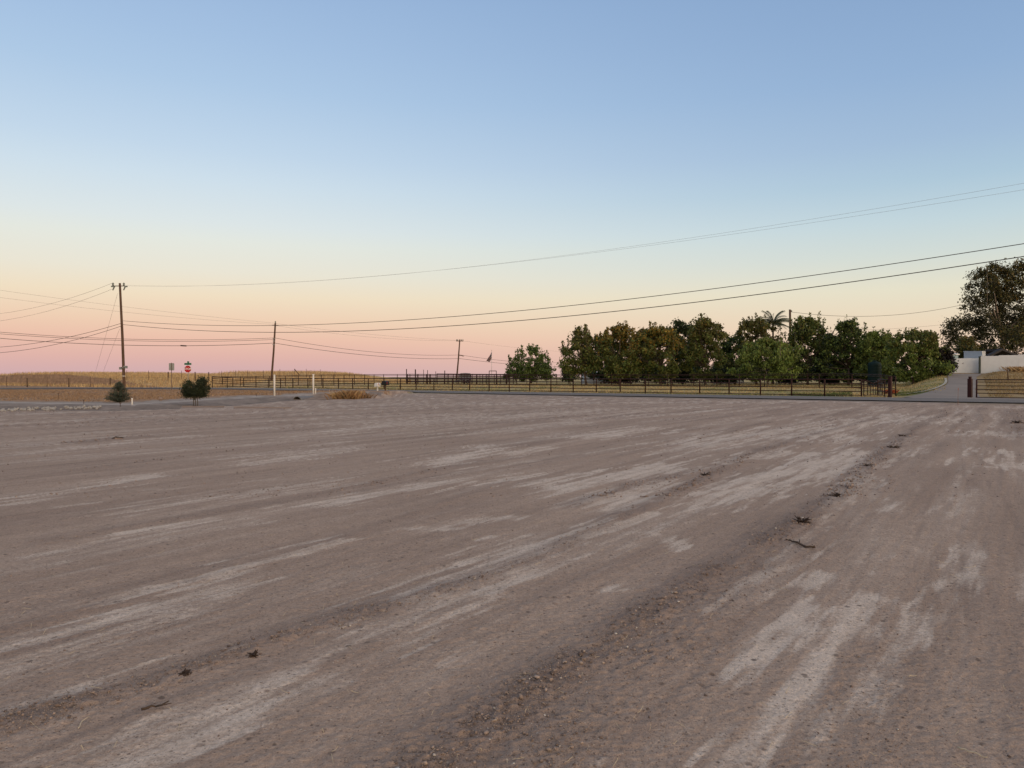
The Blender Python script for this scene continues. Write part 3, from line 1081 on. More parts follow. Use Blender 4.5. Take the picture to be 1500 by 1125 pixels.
# corral
cor = [(597, 110), (600.5, 110), (612.5, 110.4), (625.5, 110.8), (630, 111), (651, 112), (657, 112), (664, 112), (672, 112), (680, 112), (690, 112), (698, 112), (707, 112), (716, 112), (724, 112), (733, 112), (742, 112), (752, 112)]
pipe_fence('heavy dark red corral fence in the middle distance left of the trees', [(xat(a, b), b) for a, b in cor], (0.35, 0.65, 0.95, 1.25, 1.5), 1.52, 0.055, 0.042, REDP, 'corral_fence', {3: .13, 4: .11})
cor2 = [(640, 118), (655, 118.5), (668, 119), (676, 119.5), (692, 120), (703, 120), (712, 120), (728, 120), (741, 120), (757, 119)]
pipe_fence('red corral rails behind the heavy corral fence', [(xat(a, b), b) for a, b in cor2], (0.3, 0.6, 0.9, 1.2, 1.6), 1.65, 0.05, 0.045, REDP, 'corral_fence')
for i, (px, top, w) in enumerate([(595.5, 540.5, .07), (608.5, 541, .09), (620.5, 541.5, .04), (626.3, 542.2, .05), (638.3, 544, .04), (651.5, 542.8, .065)]):
    Y = 113.5
    x = xat(px, Y)
    z = Hs(x, Y)
    top_z = P(px, top, Y).z
    t = MB().tube([(0, 0, -.2), (0, 0, top_z - z)], w, 8).build('tall_pipe_post', RUSTD, None, True, (x, Y, z))
    nm = ['leftmost of the tall bare pipe posts rising above the corral', 'thickest tall pipe post rising above the corral, second from left', 'thin tall pipe post rising above the corral, third from left',
          'thin tall pipe post just right of the third, above the corral', 'shortest tall pipe post rising above the corral, fifth from left', 'rightmost tall pipe post rising above the corral'][i]
    tag(t, nm, 'post', 'tall posts at the corral')
# pipe arch over the corral gate
ax = thing('pipe_arch', 'square pipe arch standing above the corral gate near the flag', 'arch', (xat(716.6, 109), 109, Hs(xat(716.6, 109), 109)))
aw = (727 - 716.6) / F * 109
ah = P(720, 543.4, 109).z - ax.location.z
for q in (0, aw):
    MB().tube([(q, 0, -.2), (q, 0, ah)], .05, 8).build('upright', RUST, ax, True)
MB().tube([(-.03, 0, ah), (aw + .03, 0, ah)], .05, 8).build('crossbar', RUST, ax, True)

# leaning brace post on the hill behind the second pole
q = P(431.5, 540.5, 128)
z0 = Hs(q.x, q.y)
br = thing('brace_post', 'leaning timber brace with its post on the hilltop fence line', 'post', (q.x, q.y, z0))
WOOD = mat('weathered fence timber', (0.115, 0.075, 0.05), 0.9, 0, 0.35, 6, 0.3)
TPOST = mat('rusty steel stake', (0.10, 0.06, 0.045), 0.7, 0.2, 0.3, 10, 0.1)
hz = q.z - z0
MB().tube([(0, 0, -.2), (0, 0, hz)], [.03, .03], 7).build('post', WOOD, br, True)
MB().tube([(-.02, 0, hz), (.95, -.1, hz - 1.15)], .075, 8).build('brace', WOOD, br, True)

# barbed wire fence on the golden hill
bw = thing('barbed_wire_fence', 'barbed wire fence of brown stakes across the golden grass hill', 'fence', (0, 0, 0))
bp_ = [(-12, 105, 1), (10, 105.5, 0), (40, 106, 1), (69, 106.5, 0), (101, 107, 1), (132, 107.5, 0), (161.5, 108, 1), (186, 108.5, 0), (218, 109, 0), (246.6, 110, 1), (266, 111, 0), (286, 112, 1), (306, 113, 1), (325, 116, 0), (345, 119, 0), (363, 121, 0), (386, 123, 0), (410, 125, 0), (449, 127, 0), (469, 128, 0), (490.5, 129, 0), (512, 130, 0)]
bpts = []
for px, Y, thick in bp_:
    x = xat(px, Y)
    z = Hs(x, Y)
    hgt = 1.35 if thick else 1.55
    MB().tube([(0, 0, -.2), (random.uniform(-.05, .05), 0, hgt)], .085 if thick else .03, 8).build('wooden_post' if thick else 'steel_stake', WOOD if thick else TPOST, bw, True, (x, Y, z))
    bpts.append(Vector((x, Y, z)))
for h in (0.5, 0.85, 1.2):
    MB().tube([p + Vector((0, 0, h)) for p in bpts], 0.006, 4).build('wire', TPOST, bw, True)

# ------------------------------------------------------------------ utility poles
POLE = mat('brown creosote pole', (0.115, 0.070, 0.048), 0.9, 0, 0.3, 2.5, 0.25, stretch=(4, 4, .4))
STEEL = mat('galvanised hardware', (0.26, 0.27, 0.27), 0.5, 0.6, 0.15, 10, 0.05)
INS = mat('grey green insulator', (0.16, 0.19, 0.18), 0.3, 0, 0.1, 10, 0)
WIRE = mat('dark cable', (0.035, 0.028, 0.028), 0.7, 0, 0.1, 10, 0)
WIREL = mat('aluminium conductor', (0.20, 0.18, 0.17), 0.6, 0.3, 0.1, 10, 0)


def pole(label, base_px, base_py, top_px, top_py, Y, r0, r1, dy=0.0):
    top = P(top_px, top_py, Y)
    bx = xat(base_px, Y)
    z = Hs(bx, Y)
    root = thing('utility_pole', label, 'utility pole', (bx, Y, z))
    tl = Vector((top.x - bx, dy, top.z - z))
    mid = tl * 0.5 + Vector((0.04, 0, 0))
    MB().tube([(-tl.x * .05, 0, -.4), (0, 0, 0), mid, tl], [r0, r0, (r0 + r1) / 2, r1], 14).build('shaft', POLE, root, True)
    return root, tl


def insulator(mb, c, s=1.0):
    c = Vector(c)
    zz, rr = [], []
    for k, r in enumerate((.07, .10, .07, .10, .05)):
        zz += [c + Vector((0, 0, .06 * k * s)), c + Vector((0, 0, (.06 * k + .055) * s))]
        rr += [r * s, r * s]
    mb.tube(zz, rr, 8)


p1, t1 = pole('tall brown utility pole behind the small conifer, left side', 182.0, 568, 176.3, 415, 85, 0.165, 0.12)
s1 = 85 / F
arm = MB().tube([t1 + Vector((-8.5 * s1, 0, -.33)), t1 + Vector((0, 0, -.33)), t1 + Vector((7 * s1, 0, -.33))], .05, 8)
arm.build('crossarm', POLE, p1)
for q in (-9.2, 6.6):
    mb = MB()
    c = t1 + Vector((q * s1, 0, -.33))
    insulator(mb, c + Vector((-.06, 0, .02)), 1.25)
    mb.tube([c + Vector((.12, 0, -.02)), c + Vector((-.1, 0, -.5))], [.09, .07], 8)
    mb.box(c + Vector((.2 if q > 0 else -.12, 0, -.05)), (.3, .14, .16))
    mb.build('insulator', INS, p1)
bz = t1 * ((568 - 536.5) / 153.0)
mb = MB()
for a in (-1, 1):
    mb.box(bz + Vector((a * .26, -.02, a * .07)), (.34, .3, .3))
mb.box(bz, (.5, .34, .1))
mb.build('equipment_box', STEEL, p1)
mk = t1 * ((568 - 549) / 153.0)
MB().tube([mk, mk + Vector((0, 0, .09))], .172, 12).build('marker_band', mat('white band', (.6, .58, .54), .6), p1)
for (a, b) in (((173, 430), (139, 548)), ((175.5, 482), (150, 548))):
    A = P(a[0], a[1], 85) - Vector(p1.location)
    B = P(b[0], b[1], 92) - Vector(p1.location)
    MB().tube([A, B], .011, 5).build('guy_wire', WIREL, p1)

p2, t2 = pole('leaning brown utility pole behind the white posts', 397.5, 555, 403.6, 473.5, 118, 0.17, 0.13)
insulator(mb2 := MB(), t2 + Vector((0, 0, .0)), 1.2)
mb2.build('insulator', INS, p2)
MB().tube([t2 + Vector((-.5, 0, -.35)), t2 + Vector((.5, 0, -.35))], .06, 8).build('bracket', POLE, p2)
for q in (.27, .31, .37):
    v_ = t2 * (1 - q)
    MB().box(v_ + Vector((0, -.16, 0)), (.34, .16, .12)).build('cable_clamp', STEEL, p2)

p3, t3 = pole('distant utility pole with short crossarm beyond the corral', 668.5, 558, 673.6, 497.2, 160, 0.19, 0.13)
MB().box(t3 + Vector((0, -.12, -.38)), (1.6, .12, .13)).build('crossarm', POLE, p3)
for q in (-.7, -.45, .35, .7):
    insulator(mb := MB(), t3 + Vector((q, -.12, -.3)), 1.1)
    mb.build('insulator', INS, p3)
mb = MB().box(t3 * .62 + Vector((.45, -.1, 0)), (.9, .12, .14))
mb.box(t3 * .62 + Vector((1.0, -.1, -.12)), (.4, .12, .14))
mb.build('bracket', POLE, p3)

p4, t4 = pole('grey utility pole standing among the trees beside the palm', 1157.5, 556, 1156.8, 454, 112, 0.2, 0.16)
MB().tube([t4, t4 + Vector((0, 0, .06))], .17, 10).build('cap', STEEL, p4)
insulator(mb4 := MB(), t4 + Vector((.25, 0, -.35)), 1.0)
mb4.build('insulator', INS, p4)


def span(label, A, B, mid, r, material=None, n=60, extra=None):
    """a wire from A to B; mid = (px, py) of one point it hangs through"""
    A, B = Vector(A), Vector(B)
    sm = (mid[0] - CX) / F
    den = (B.x - A.x) - sm * (B.y - A.y)
    t = (sm * A.y - A.x) / den
    L = A.lerp(B, t)
    zt = CAM_H - (mid[1] - HY) / F * L.y
    sag = (L.z - zt) / max(1e-4, t * (1 - t))
    pts = [A.lerp(B, i / n) - Vector((0, 0, sag * (i / n) * (1 - i / n))) for i in range(n + 1)]
    o = MB().tube(pts, r, 5).build('overhead_wire', material or WIRE, None, True)
    tag(o, label, 'wire', 'overhead wires')
    return o, A, B, sag


def at(px, py, Y):
    return P(px, py, Y)


RY, RX = 34.5, 1600
R_ = lambda py: P(RX, py, RY)
span('uppermost thin wire crossing the whole sky from the tall left pole', at(186, 418, 85), R_(251), (1000, 350.5), .0055, WIREL)
span('thin wire just below the uppermost one, nearly touching it', at(184, 419, 85.4), R_(262), (1000, 353.5), .0055, WIREL)
span('upper of the two thick cables sweeping up to the right edge', at(181, 470, 85), R_(341), (740, 457.3), .021)
span('lower of the two thick cables sweeping up to the right edge', at(181, 475.5, 85), R_(360), (740, 471.5), .024)
LPx = -260
span('thin wire leaving the tall left pole top toward the left edge', at(165, 415, 85), at(-250, 420, 110), (65, 447.5), .014, WIREL)
span('second thin wire leaving the tall left pole toward the left edge', at(164, 424, 85), at(-250, 436, 110), (45, 462), .014, WIREL)
span('upper cable drooping left from the middle of the tall left pole', at(180, 473, 85), at(-250, 470, 110), (60, 501.5), .025)
span('lower cable drooping left from the middle of the tall left pole', at(180, 477, 85), at(-250, 476, 110), (50, 510.5), .025)
span('top cable of three running left from the leaning pole', at(402, 495, 118), at(-300, 452, 95), (180, 496.5), .028)
span('middle cable of three running left from the leaning pole', at(402, 497.3, 118), at(-300, 455, 95), (180, 498.8), .028)
o, A, B, sag = span('lowest cable of three running left from the leaning pole, with splice case', at(401.5, 502.5, 118), at(-300, 459, 95), (180, 505.5), .036)
sm = (269 - CX) / F
t = (sm * A.y - A.x) / ((B.x - A.x) - sm * (B.y - A.y))
c0 = A.lerp(B, t) - Vector((0, 0, sag * t * (1 - t)))
dv = (B - A).normalized()
MB().tube([c0 - dv * .45 - Vector((0, 0, .03)), c0 - dv * .4, c0 + dv * .4, c0 + dv * .45], [.06, .10, .10, .06], 10).build('splice_case', WIRE, o, True)
span('faint upper wire sloping down from the left edge to the leaning pole', at(403, 473.5, 118), at(-300, 378, 95), (120, 441.5), .012, WIREL)
span('faint lower wire sloping down from the left edge to the leaning pole', at(403, 475.5, 118), at(-300, 390, 95), (120, 450.5), .012, WIREL)
span('upper cable from the leaning pole to the distant pole', at(402.5, 495, 118), at(671, 520, 160), (545, 515.5), .028)
span('lower cable from the leaning pole to the distant pole', at(402, 502.5, 118), at(670.5, 525.3, 160), (545, 521), .034)
span('faint upper wire from the leaning pole to the distant pole', at(404, 474, 118), at(668.5, 498.5, 160), (545, 490), .013, WIREL)
span('faint lower wire from the leaning pole to the distant pole', at(404, 477, 118), at(675, 499, 160), (545, 494), .013, WIREL)
span('upper cable from the distant pole toward the round tree', at(672, 519.5, 160), at(835, 530, 230), (745, 529), .03)
span('lower cable from the distant pole toward the round tree', at(671.5, 525, 160), at(835, 537.5, 230), (745, 533.2), .036)
span('faint top wire from the distant pole toward the trees', at(676, 499, 160), at(840, 516, 230), (745, 508), .014, WIREL)
span('slack wire from the pole by the palm to the tall eucalyptus', at(1158, 457, 112), at(1420, 444, 118), (1260, 463.5), .026)
span('faint lower wire in the gap between round trees and eucalyptus', at(1175, 484, 112), at(1420, 471, 118), (1300, 482), .014, WIREL)

# ------------------------------------------------------------------ signs and roadside things
SIGNRED = mat('stop sign red', (0.42, 0.012, 0.02), 0.45, 0, 0.08, 20, 0)
SIGNWH = mat('sign white', (0.72, 0.70, 0.68), 0.5, 0, 0.05, 20, 0)
SIGNGR = mat('street sign green', (0.012, 0.14, 0.075), 0.45, 0, 0.1, 20, 0)
ALU = mat('bare aluminium sign back', (0.30, 0.31, 0.30), 0.5, 0.35, 0.12, 8, 0.02)
WHITEP = mat('white painted post', (0.72, 0.69, 0.66), 0.6, 0, 0.07, 5, 0.05)


def text_mesh(txt, size):
    cu = bpy.data.curves.new('lettering', 'FONT')
    cu.body = txt
    cu.size = size
    cu.align_x = 'CENTER'
    cu.align_y = 'CENTER'
    cu.extrude = 0.002
    cu.offset = 0.006
    tmp = bpy.data.objects.new('lettering_source', cu)
    COL.objects.link(tmp)
    dg = bpy.context.evaluated_depsgraph_get()
    me = bpy.data.meshes.new_from_object(tmp.evaluated_get(dg))
    bpy.data.objects.remove(tmp)
    return me


Y = 76.0
x = xat(275.2, Y)
z = Hs(x, Y)
st = thing('stop_sign', 'red octagonal stop sign with green street blades above the dark bush', 'sign', (x, Y, z))
cz = P(275, 540.6, Y).z - z
MB().tube([(0, .05, -.3), (0, .05, cz + .75)], .032, 8).build('post', ALU, st, True)


def octo(r, y0, y1):
    vs = []
    for yy in (y0, y1):
        for k in range(8):
            a = math.pi / 8 + k * math.pi / 4
            vs.append((r * math.cos(a), yy, cz + r * math.sin(a)))
    return MB().add(vs, [tuple(range(8)), tuple(range(15, 7, -1))] + [(k, (k + 1) % 8, 8 + (k + 1) % 8, 8 + k)[::-1] for k in range(8)])


octo(.395, 0, .012).build('border', SIGNWH, st)
face = octo(.372, -.006, .004).build('face', SIGNRED, st)
tm = text_mesh('STOP', 0.30)
tm.materials.append(SIGNWH)
link('lettering', tm, face, (0, -.012, cz), (math.pi / 2, 0, 0))
nb = MB().box((0, .02, cz + .535), (.74, .012, .2))
nb.build('street_name_blade', SIGNGR, st)
MB().box((.02, .05, cz + .73), (.10, .62, .17), 0.25).build('street_name_blade', SIGNGR, st)

x = xat(251.4, 77.5)
z = Hs(x, 77.5)
sg = thing('road_sign', 'upright grey road sign seen from behind, left of the stop sign', 'sign', (x, 77.5, z))
zt, zb = P(251, 532, 77.5).z - z, P(251, 542.6, 77.5).z - z
w_ = .29
ol = []
for (cx_, cz_, a0) in ((w_ - .05, zt - .05, 0), (-w_ + .05, zt - .05, 90), (-w_ + .05, zb + .05, 180), (w_ - .05, zb + .05, 270)):
    for k in range(4):
        a = math.radians(a0 + 30 * k)
        ol.append((cx_ + .05 * math.cos(a), cz_ + .05 * math.sin(a)))
n_ = len(ol)
vs = [(a, .0, b) for a, b in ol] + [(a, .008, b) for a, b in ol]
MB().add(vs, [tuple(range(n_)), tuple(range(2 * n_ - 1, n_ - 1, -1))] + [(k, n_ + k, n_ + (k + 1) % n_, (k + 1) % n_) for k in range(n_)]).build('panel', ALU, sg)
MB().box((0, -.03, (zt + .05) / 2 - .15), (.055, .045, zt + .35)).build('post', mat('brown sign post', (.16, .12, .10), .8), sg)


def white_post(label, px, base, top, Y, r):
    x = xat(px, Y)
    z = Hs(x, Y)
    h = P(px, top, Y).z - z
    root = thing('white_post', label, 'post', (x, Y, z), 0, 'white posts on the culvert bank')
    MB().tube([(0, 0, -.3), (0, 0, h - .02), (0, 0, h)], [r, r, r * .9], 12).build('pipe', WHITEP, root, True)
    MB().tube([(0, 0, h - .07), (0, 0, h + .012), (0, 0, h + .03)], [r * 1.1, r * 1.1, r * .6], 12).build('cap', WHITEP, root, True)


white_post('tall white pipe post left of the culvert', 402, 578, 549.5, 51.5, .062)
white_post('tall white pipe post right of the culvert', 459, 578, 548.5, 52, .062)
white_post('short thin white stake beside the right hand white post', 462.3, 578, 569, 52, .032)
white_post('short white stake on the gravel right of the small conifer', 193.4, 597, 584, 36.6, .035)

# culvert pipe set in the bank
CULV = mat('corrugated culvert steel', (0.22, 0.20, 0.19), 0.6, 0.4, 0.2, 8, 0.1)
cv = thing('culvert', 'round culvert pipe opening in the gravel bank between the white posts', 'culvert', (-14.55, 49.0, -.34), -0.25)
mb = MB()
R0 = .31
prev = None
ring = []
for k in range(13):
    yy = k * .25
    rr = R0 + (.012 if k % 2 else 0)
    ring.append([(rr * math.cos(a), yy, rr * math.sin(a) + R0 - .12) for a in [2 * math.pi * i / 20 for i in range(20)]])
vs = [p for r_ in ring for p in r_]
fs = [(k * 20 + i, k * 20 + (i + 1) % 20, (k + 1) * 20 + (i + 1) % 20, (k + 1) * 20 + i) for k in range(12) for i in range(20)]
mb.add(vs, fs).build('pipe', CULV, cv, True)
MB().tube([(R0 * 1.02 * math.cos(a), -.01, R0 * 1.02 * math.sin(a) + R0 - .12) for a in [2 * math.pi * i / 24 for i in range(25)]], .03, 6, False).build('rim', CULV, cv, True)
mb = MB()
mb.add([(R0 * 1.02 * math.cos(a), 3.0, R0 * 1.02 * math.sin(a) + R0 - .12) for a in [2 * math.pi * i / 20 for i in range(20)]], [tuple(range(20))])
mb.build('end_plug', mat('near black plug', (.03, .024, .02), 1.0), cv)  # near black disc closing the inner end of the pipe

# mailboxes
def mailbox(label, px, base, top, Y, material, postmat, w=.2, l=.5):
    x = xat(px, Y)
    z = Hs(x, Y)
    h = P(px, top, Y).z - z
    root = thing('mailbox', label, 'mailbox', (x, Y, z), -0.55, 'mailboxes by the road')
    MB().box((0, 0, (h - .32) / 2 - .1), (.1, .1, h - .12)).build('post', postmat, root)
    mb = MB()
    ol = [(-w, 0), (w, 0), (w, .22)] + [(w * math.cos(a), .22 + w * .75 * math.sin(a)) for a in [math.pi * k / 8 for k in range(1, 8)]] + [(-w, .22)]
    n = len(ol)
    vs = [(a, -l / 2, h - .37 + b) for a, b in ol] + [(a, l / 2, h - .37 + b) for a, b in ol]
    mb.add(vs, [tuple(range(n)), tuple(range(2 * n - 1, n - 1, -1))] + [(k, n + k, n + (k + 1) % n, (k + 1) % n) for k in range(n)])
    b = mb.build('box', material, root)
    MB().box((0, -l / 2 - .012, h - .24), (w * 1.7, .02, .22)).build('door', material, b)
    MB().box((w + .012, -.1, h - .12), (.012, .04, .22)).build('flag', SIGNRED, root)


BLK = mat('black mailbox enamel', (.02, .02, .021), .4, 0, .2, 8, 0)
mailbox('white mailbox on a white post across the road', 553, 573, 561, 73.8, WHITEP, WHITEP, .22)
mailbox('black mailbox beside the white mailbox across the road', 564.5, 571, 558.8, 73.6, BLK, WOOD, .3)

# orange marker whip
x, y = gp(1403.5, 594)
mk = thing('marker_whip', 'thin orange marker whip stuck in the dirt before the driveway', 'marker', (x, y, Hs(x, y)))
MB().tube([(0, 0, -.1), (0, 0, .5), (.01, 0, .93)], [.009, .007, .004], 6).build('rod', mat('rust orange whip', (.24, .10, .06), .6), mk)
MB().tube([(.01, 0, .80), (.01, 0, .90)], .012, 6).build('band', mat('orange band', (.5, .14, .05), .6), mk)
x = xat(1477, 72)
stt = MB().tube([(0, 0, -.2), (-.05, 0, .5), (-.12, 0, 1.15)], [.07, .06, .035], 8).build('leaning_stake', WOOD, None, True, (x, 72, Hs(x, 72)))
tag(stt, 'dark leaning wooden stake on the grassy bank below the wall', 'post')
for lab, px, py, top in (('short dark metal stake left of the rocks end', 122.5, 593.5, 586), ('thin dark stake in the brown dip', 85.5, 584.5, 576.5), ('small metal stake in front of the conifer', 176, 597, 590.5), ('tiny dark stake near the big bush, on gravel', 375.5, 585, 581.5)):
    Y = CAM_H * F / (py - HY) if px < 300 else 50.5
    x = xat(px, Y)
    z = Hs(x, Y)
    h = max(.16, P(px, top, Y).z - z)
    k = thing('metal_stake', lab, 'stake', (x, Y, z), 0, 'small stakes by the gravel drive')
    MB().tube([(0, 0, -.1), (0, 0, h)], .014, 6).build('rod', TPOST, k)
    MB().box((0, 0, h), (.11, .02, .03)).build('crosspiece', TPOST, k)

# white rocks along the gravel
ROCK = mat('pale quarry rock', (0.36, 0.335, 0.315), 0.85, 0, 0.2, 6, 0.3)
rock_me = []
for k in range(7):
    bm_v, bm_f = [], []
    t = (1 + 5 ** .5) / 2
    iv = [Vector(p).normalized() for p in ((-1, t, 0), (1, t, 0), (-1, -t, 0), (1, -t, 0), (0, -1, t), (0, 1, t), (0, -1, -t), (0, 1, -t), (t, 0, -1), (t, 0, 1), (-t, 0, -1), (-t, 0, 1))]
    fi = [(0, 11, 5), (0, 5, 1), (0, 1, 7), (0, 7, 10), (0, 10, 11), (1, 5, 9), (5, 11, 4), (11, 10, 2), (10, 7, 6), (7, 1, 8), (3, 9, 4), (3, 4, 2), (3, 2, 6), (3, 6, 8), (3, 8, 9), (4, 9, 5), (2, 4, 11), (6, 2, 10), (8, 6, 7), (9, 8, 1)]
    sc = (random.uniform(.8, 1.3), random.uniform(.7, 1.1), random.uniform(.6, .9))
    mb = MB().add([(p.x * sc[0] * (1 + random.uniform(-.28, .2)), p.y * sc[1] * (1 + random.uniform(-.28, .2)), p.z * sc[2] * (1 + random.uniform(-.25, .2))) for p in iv], fi)
    me = bpy.data.meshes.new('rock')
    me.from_pydata(mb.v, [], mb.f)
    me.materials.append(ROCK)
    rock_me.append(me)
rocks = []
for i in range(92):
    u = random.random()
    px = 2 + 146 * u
    py = 602.3 - 4.0 * (px / 148) + random.gauss(0, .55) - (1.6 if random.random() < .35 else 0)
    q = gz(px, py)
    x, Y = q.x, q.y
    s = random.uniform(.05, .10)
    o = link('rock', random.choice(rock_me), None, (x, Y, Hs(x, Y) + s * .45), (random.uniform(-.4, .4), random.uniform(-.4, .4), random.uniform(0, 6.28)))
    o.scale = (s, s, s)
    tag(o, 'whitish rock in the row edging the gravel at far left', 'rock', 'white rocks edging the gravel')
for px, py, s in ((245, 588.5, .12), (1048 / 1, 596, .04)):
    pass
x, y = gp(235.5, 588.8)
o = link('rock', rock_me[2], None, (x, y, Hs(x, y) + .1), (0, .3, 1))
o.scale = (.16, .14, .16)
tag(o, 'single dark lump lying between the conifer and the dark bush', 'rock')
o.data = rock_me[2].copy()
o.data.materials[0] = CLOD

# flag
fx_, fY = 720.2, 138.0
x = xat(fx_, fY)
z = Hs(x, fY)
fl = thing('flagpole', 'flagpole with a drooping striped flag left of the round tree', 'flag', (x, fY, z))
ht = P(fx_, 513.5, fY).z - z
MB().tube([(0, 0, -.3), (0, 0, ht)], [.045, .028], 8).build('pole', mat('pale flagpole', (.5, .47, .45), .4, .3), fl, True)
MB().tube([(0, 0, ht - .02), (0, 0, ht + .05), (0, 0, ht + .11)], [.03, .06, .02], 8).build('finial', mat('brass finial', (.4, .3, .1), .3, .8), fl, True)


def flag_mat():
    m, n, l, b = nodes_of('striped flag cloth')
    uv = n.new('ShaderNodeUVMap')
    sp = n.new('ShaderNodeSeparateXYZ')
    l.new(uv.outputs[0], sp.inputs[0])

    def M(op, a, b_):
        q = n.new('ShaderNodeMath')
        q.operation = op
        for i, k in enumerate((a, b_)):
            if isinstance(k, (int, float)):
                q.inputs[i].default_value = k
            elif k is not None:
                l.new(k, q.inputs[i])
        return q.outputs[0]

    def MX(f, a, b_):
        q = n.new('ShaderNodeMix')
        q.data_type = 'RGBA'
        l.new(f, q.inputs[0])
        for i, k in ((6, a), (7, b_)):
            if isinstance(k, tuple):
                q.inputs[i].default_value = k
            else:
                l.new(k, q.inputs[i])
        return q.outputs[2]
    u, v = sp.outputs['X'], sp.outputs['Y']
    stripe = M('LESS_THAN', M('FRACT', M('MULTIPLY', v, 6.5), None), .5)
    c = MX(stripe, (.34, .30, .30, 1), (.12, .010, .016, 1))
    star = M('LESS_THAN', M('ADD', M('POWER', M('SUBTRACT', M('FRACT', M('MULTIPLY', u, 15), None), .5), 2), M('POWER', M('SUBTRACT', M('FRACT', M('MULTIPLY', v, 9.3), None), .5), 2)), .07)
    blue = MX(star, (.010, .012, .045, 1), (.3, .28, .28, 1))
    cant = M('MULTIPLY', M('LESS_THAN', u, .4), M('LESS_THAN', v, 7 / 13))
    l.new(MX(cant, c, blue), b.inputs['Base Color'])
    b.inputs['Roughness'].default_value = .85
    return m


nu, nv = 26, 22
fv, fuv = [], []
s_ = fY / F
for i in range(nu + 1):
    u = i / nu
    for j in range(nv + 1):
        v = j / nv
        hx, hz_ = 0.0, -9.5 * v
        ex = -9.2 + 6.0 * v
        ez = -15.6 - 1.0 * v + 1.6 * math.sin(v * 3.1)
        ux = u ** 1.15
        xx = hx + (ex - hx) * ux + .35 * math.sin(u * 9 + v * 4) * u
        zz = hz_ + (ez - hz_) * (u ** .85)
        yy = .16 * math.sin(u * 7 + v * 13) * (0.3 + u)
        fv.append((xx * s_, yy, ht - .12 + zz * s_))
        fuv.append((u, v))
ff = [(i * (nv + 1) + j, (i + 1) * (nv + 1) + j, (i + 1) * (nv + 1) + j + 1, i * (nv + 1) + j + 1) for i in range(nu) for j in range(nv)]
fo = MB().add(fv, ff).build('cloth', flag_mat(), fl, True)
uvl = fo.data.uv_layers.new(name='UVMap')
for lp in fo.data.loops:
    uvl.data[lp.index].uv = fuv[lp.vertex_index]

# ------------------------------------------------------------------ vegetation
def leaf_quads(C, size, tint, up=0.0, aspect=0.55, droop=None):
    """rhombus leaves at centres C (n,3)"""
    n = len(C)
    d = rng.normal(0, 1, (n, 3))
    d[:, 2] += up
    if droop is not None:
        d = d * (1 - droop) + np.array([0, 0, -1.0]) * droop * 2
    d /= np.linalg.norm(d, axis=1)[:, None]
    e = rng.normal(0, 1, (n, 3))
    e -= d * (e * d).sum(1)[:, None]
    e /= np.linalg.norm(e, axis=1)[:, None]
    s = (np.asarray(size) * rng.uniform(0.6, 1.35, n))[:, None]
    V = np.stack([C - d * s, C + e * s * aspect, C + d * s, C - e * s * aspect], 1)
    return V.reshape(-1, 3), np.arange(4 * n).reshape(n, 4), np.repeat(tint, 4, 0)


LEAF = leaf_mat('foliage', 0.22, 0.6)
GT_ROW = 'trees beyond the pasture'
BARK = mat('grey brown bark', (0.11, 0.085, 0.065), 0.95, 0, 0.3, 6, 0.4, stretch=(3, 3, .5))
BARKP = mat('pale mottled bark', (0.26, 0.215, 0.18), 0.9, 0, 0.3, 3, 0.3, stretch=(3, 3, .6))


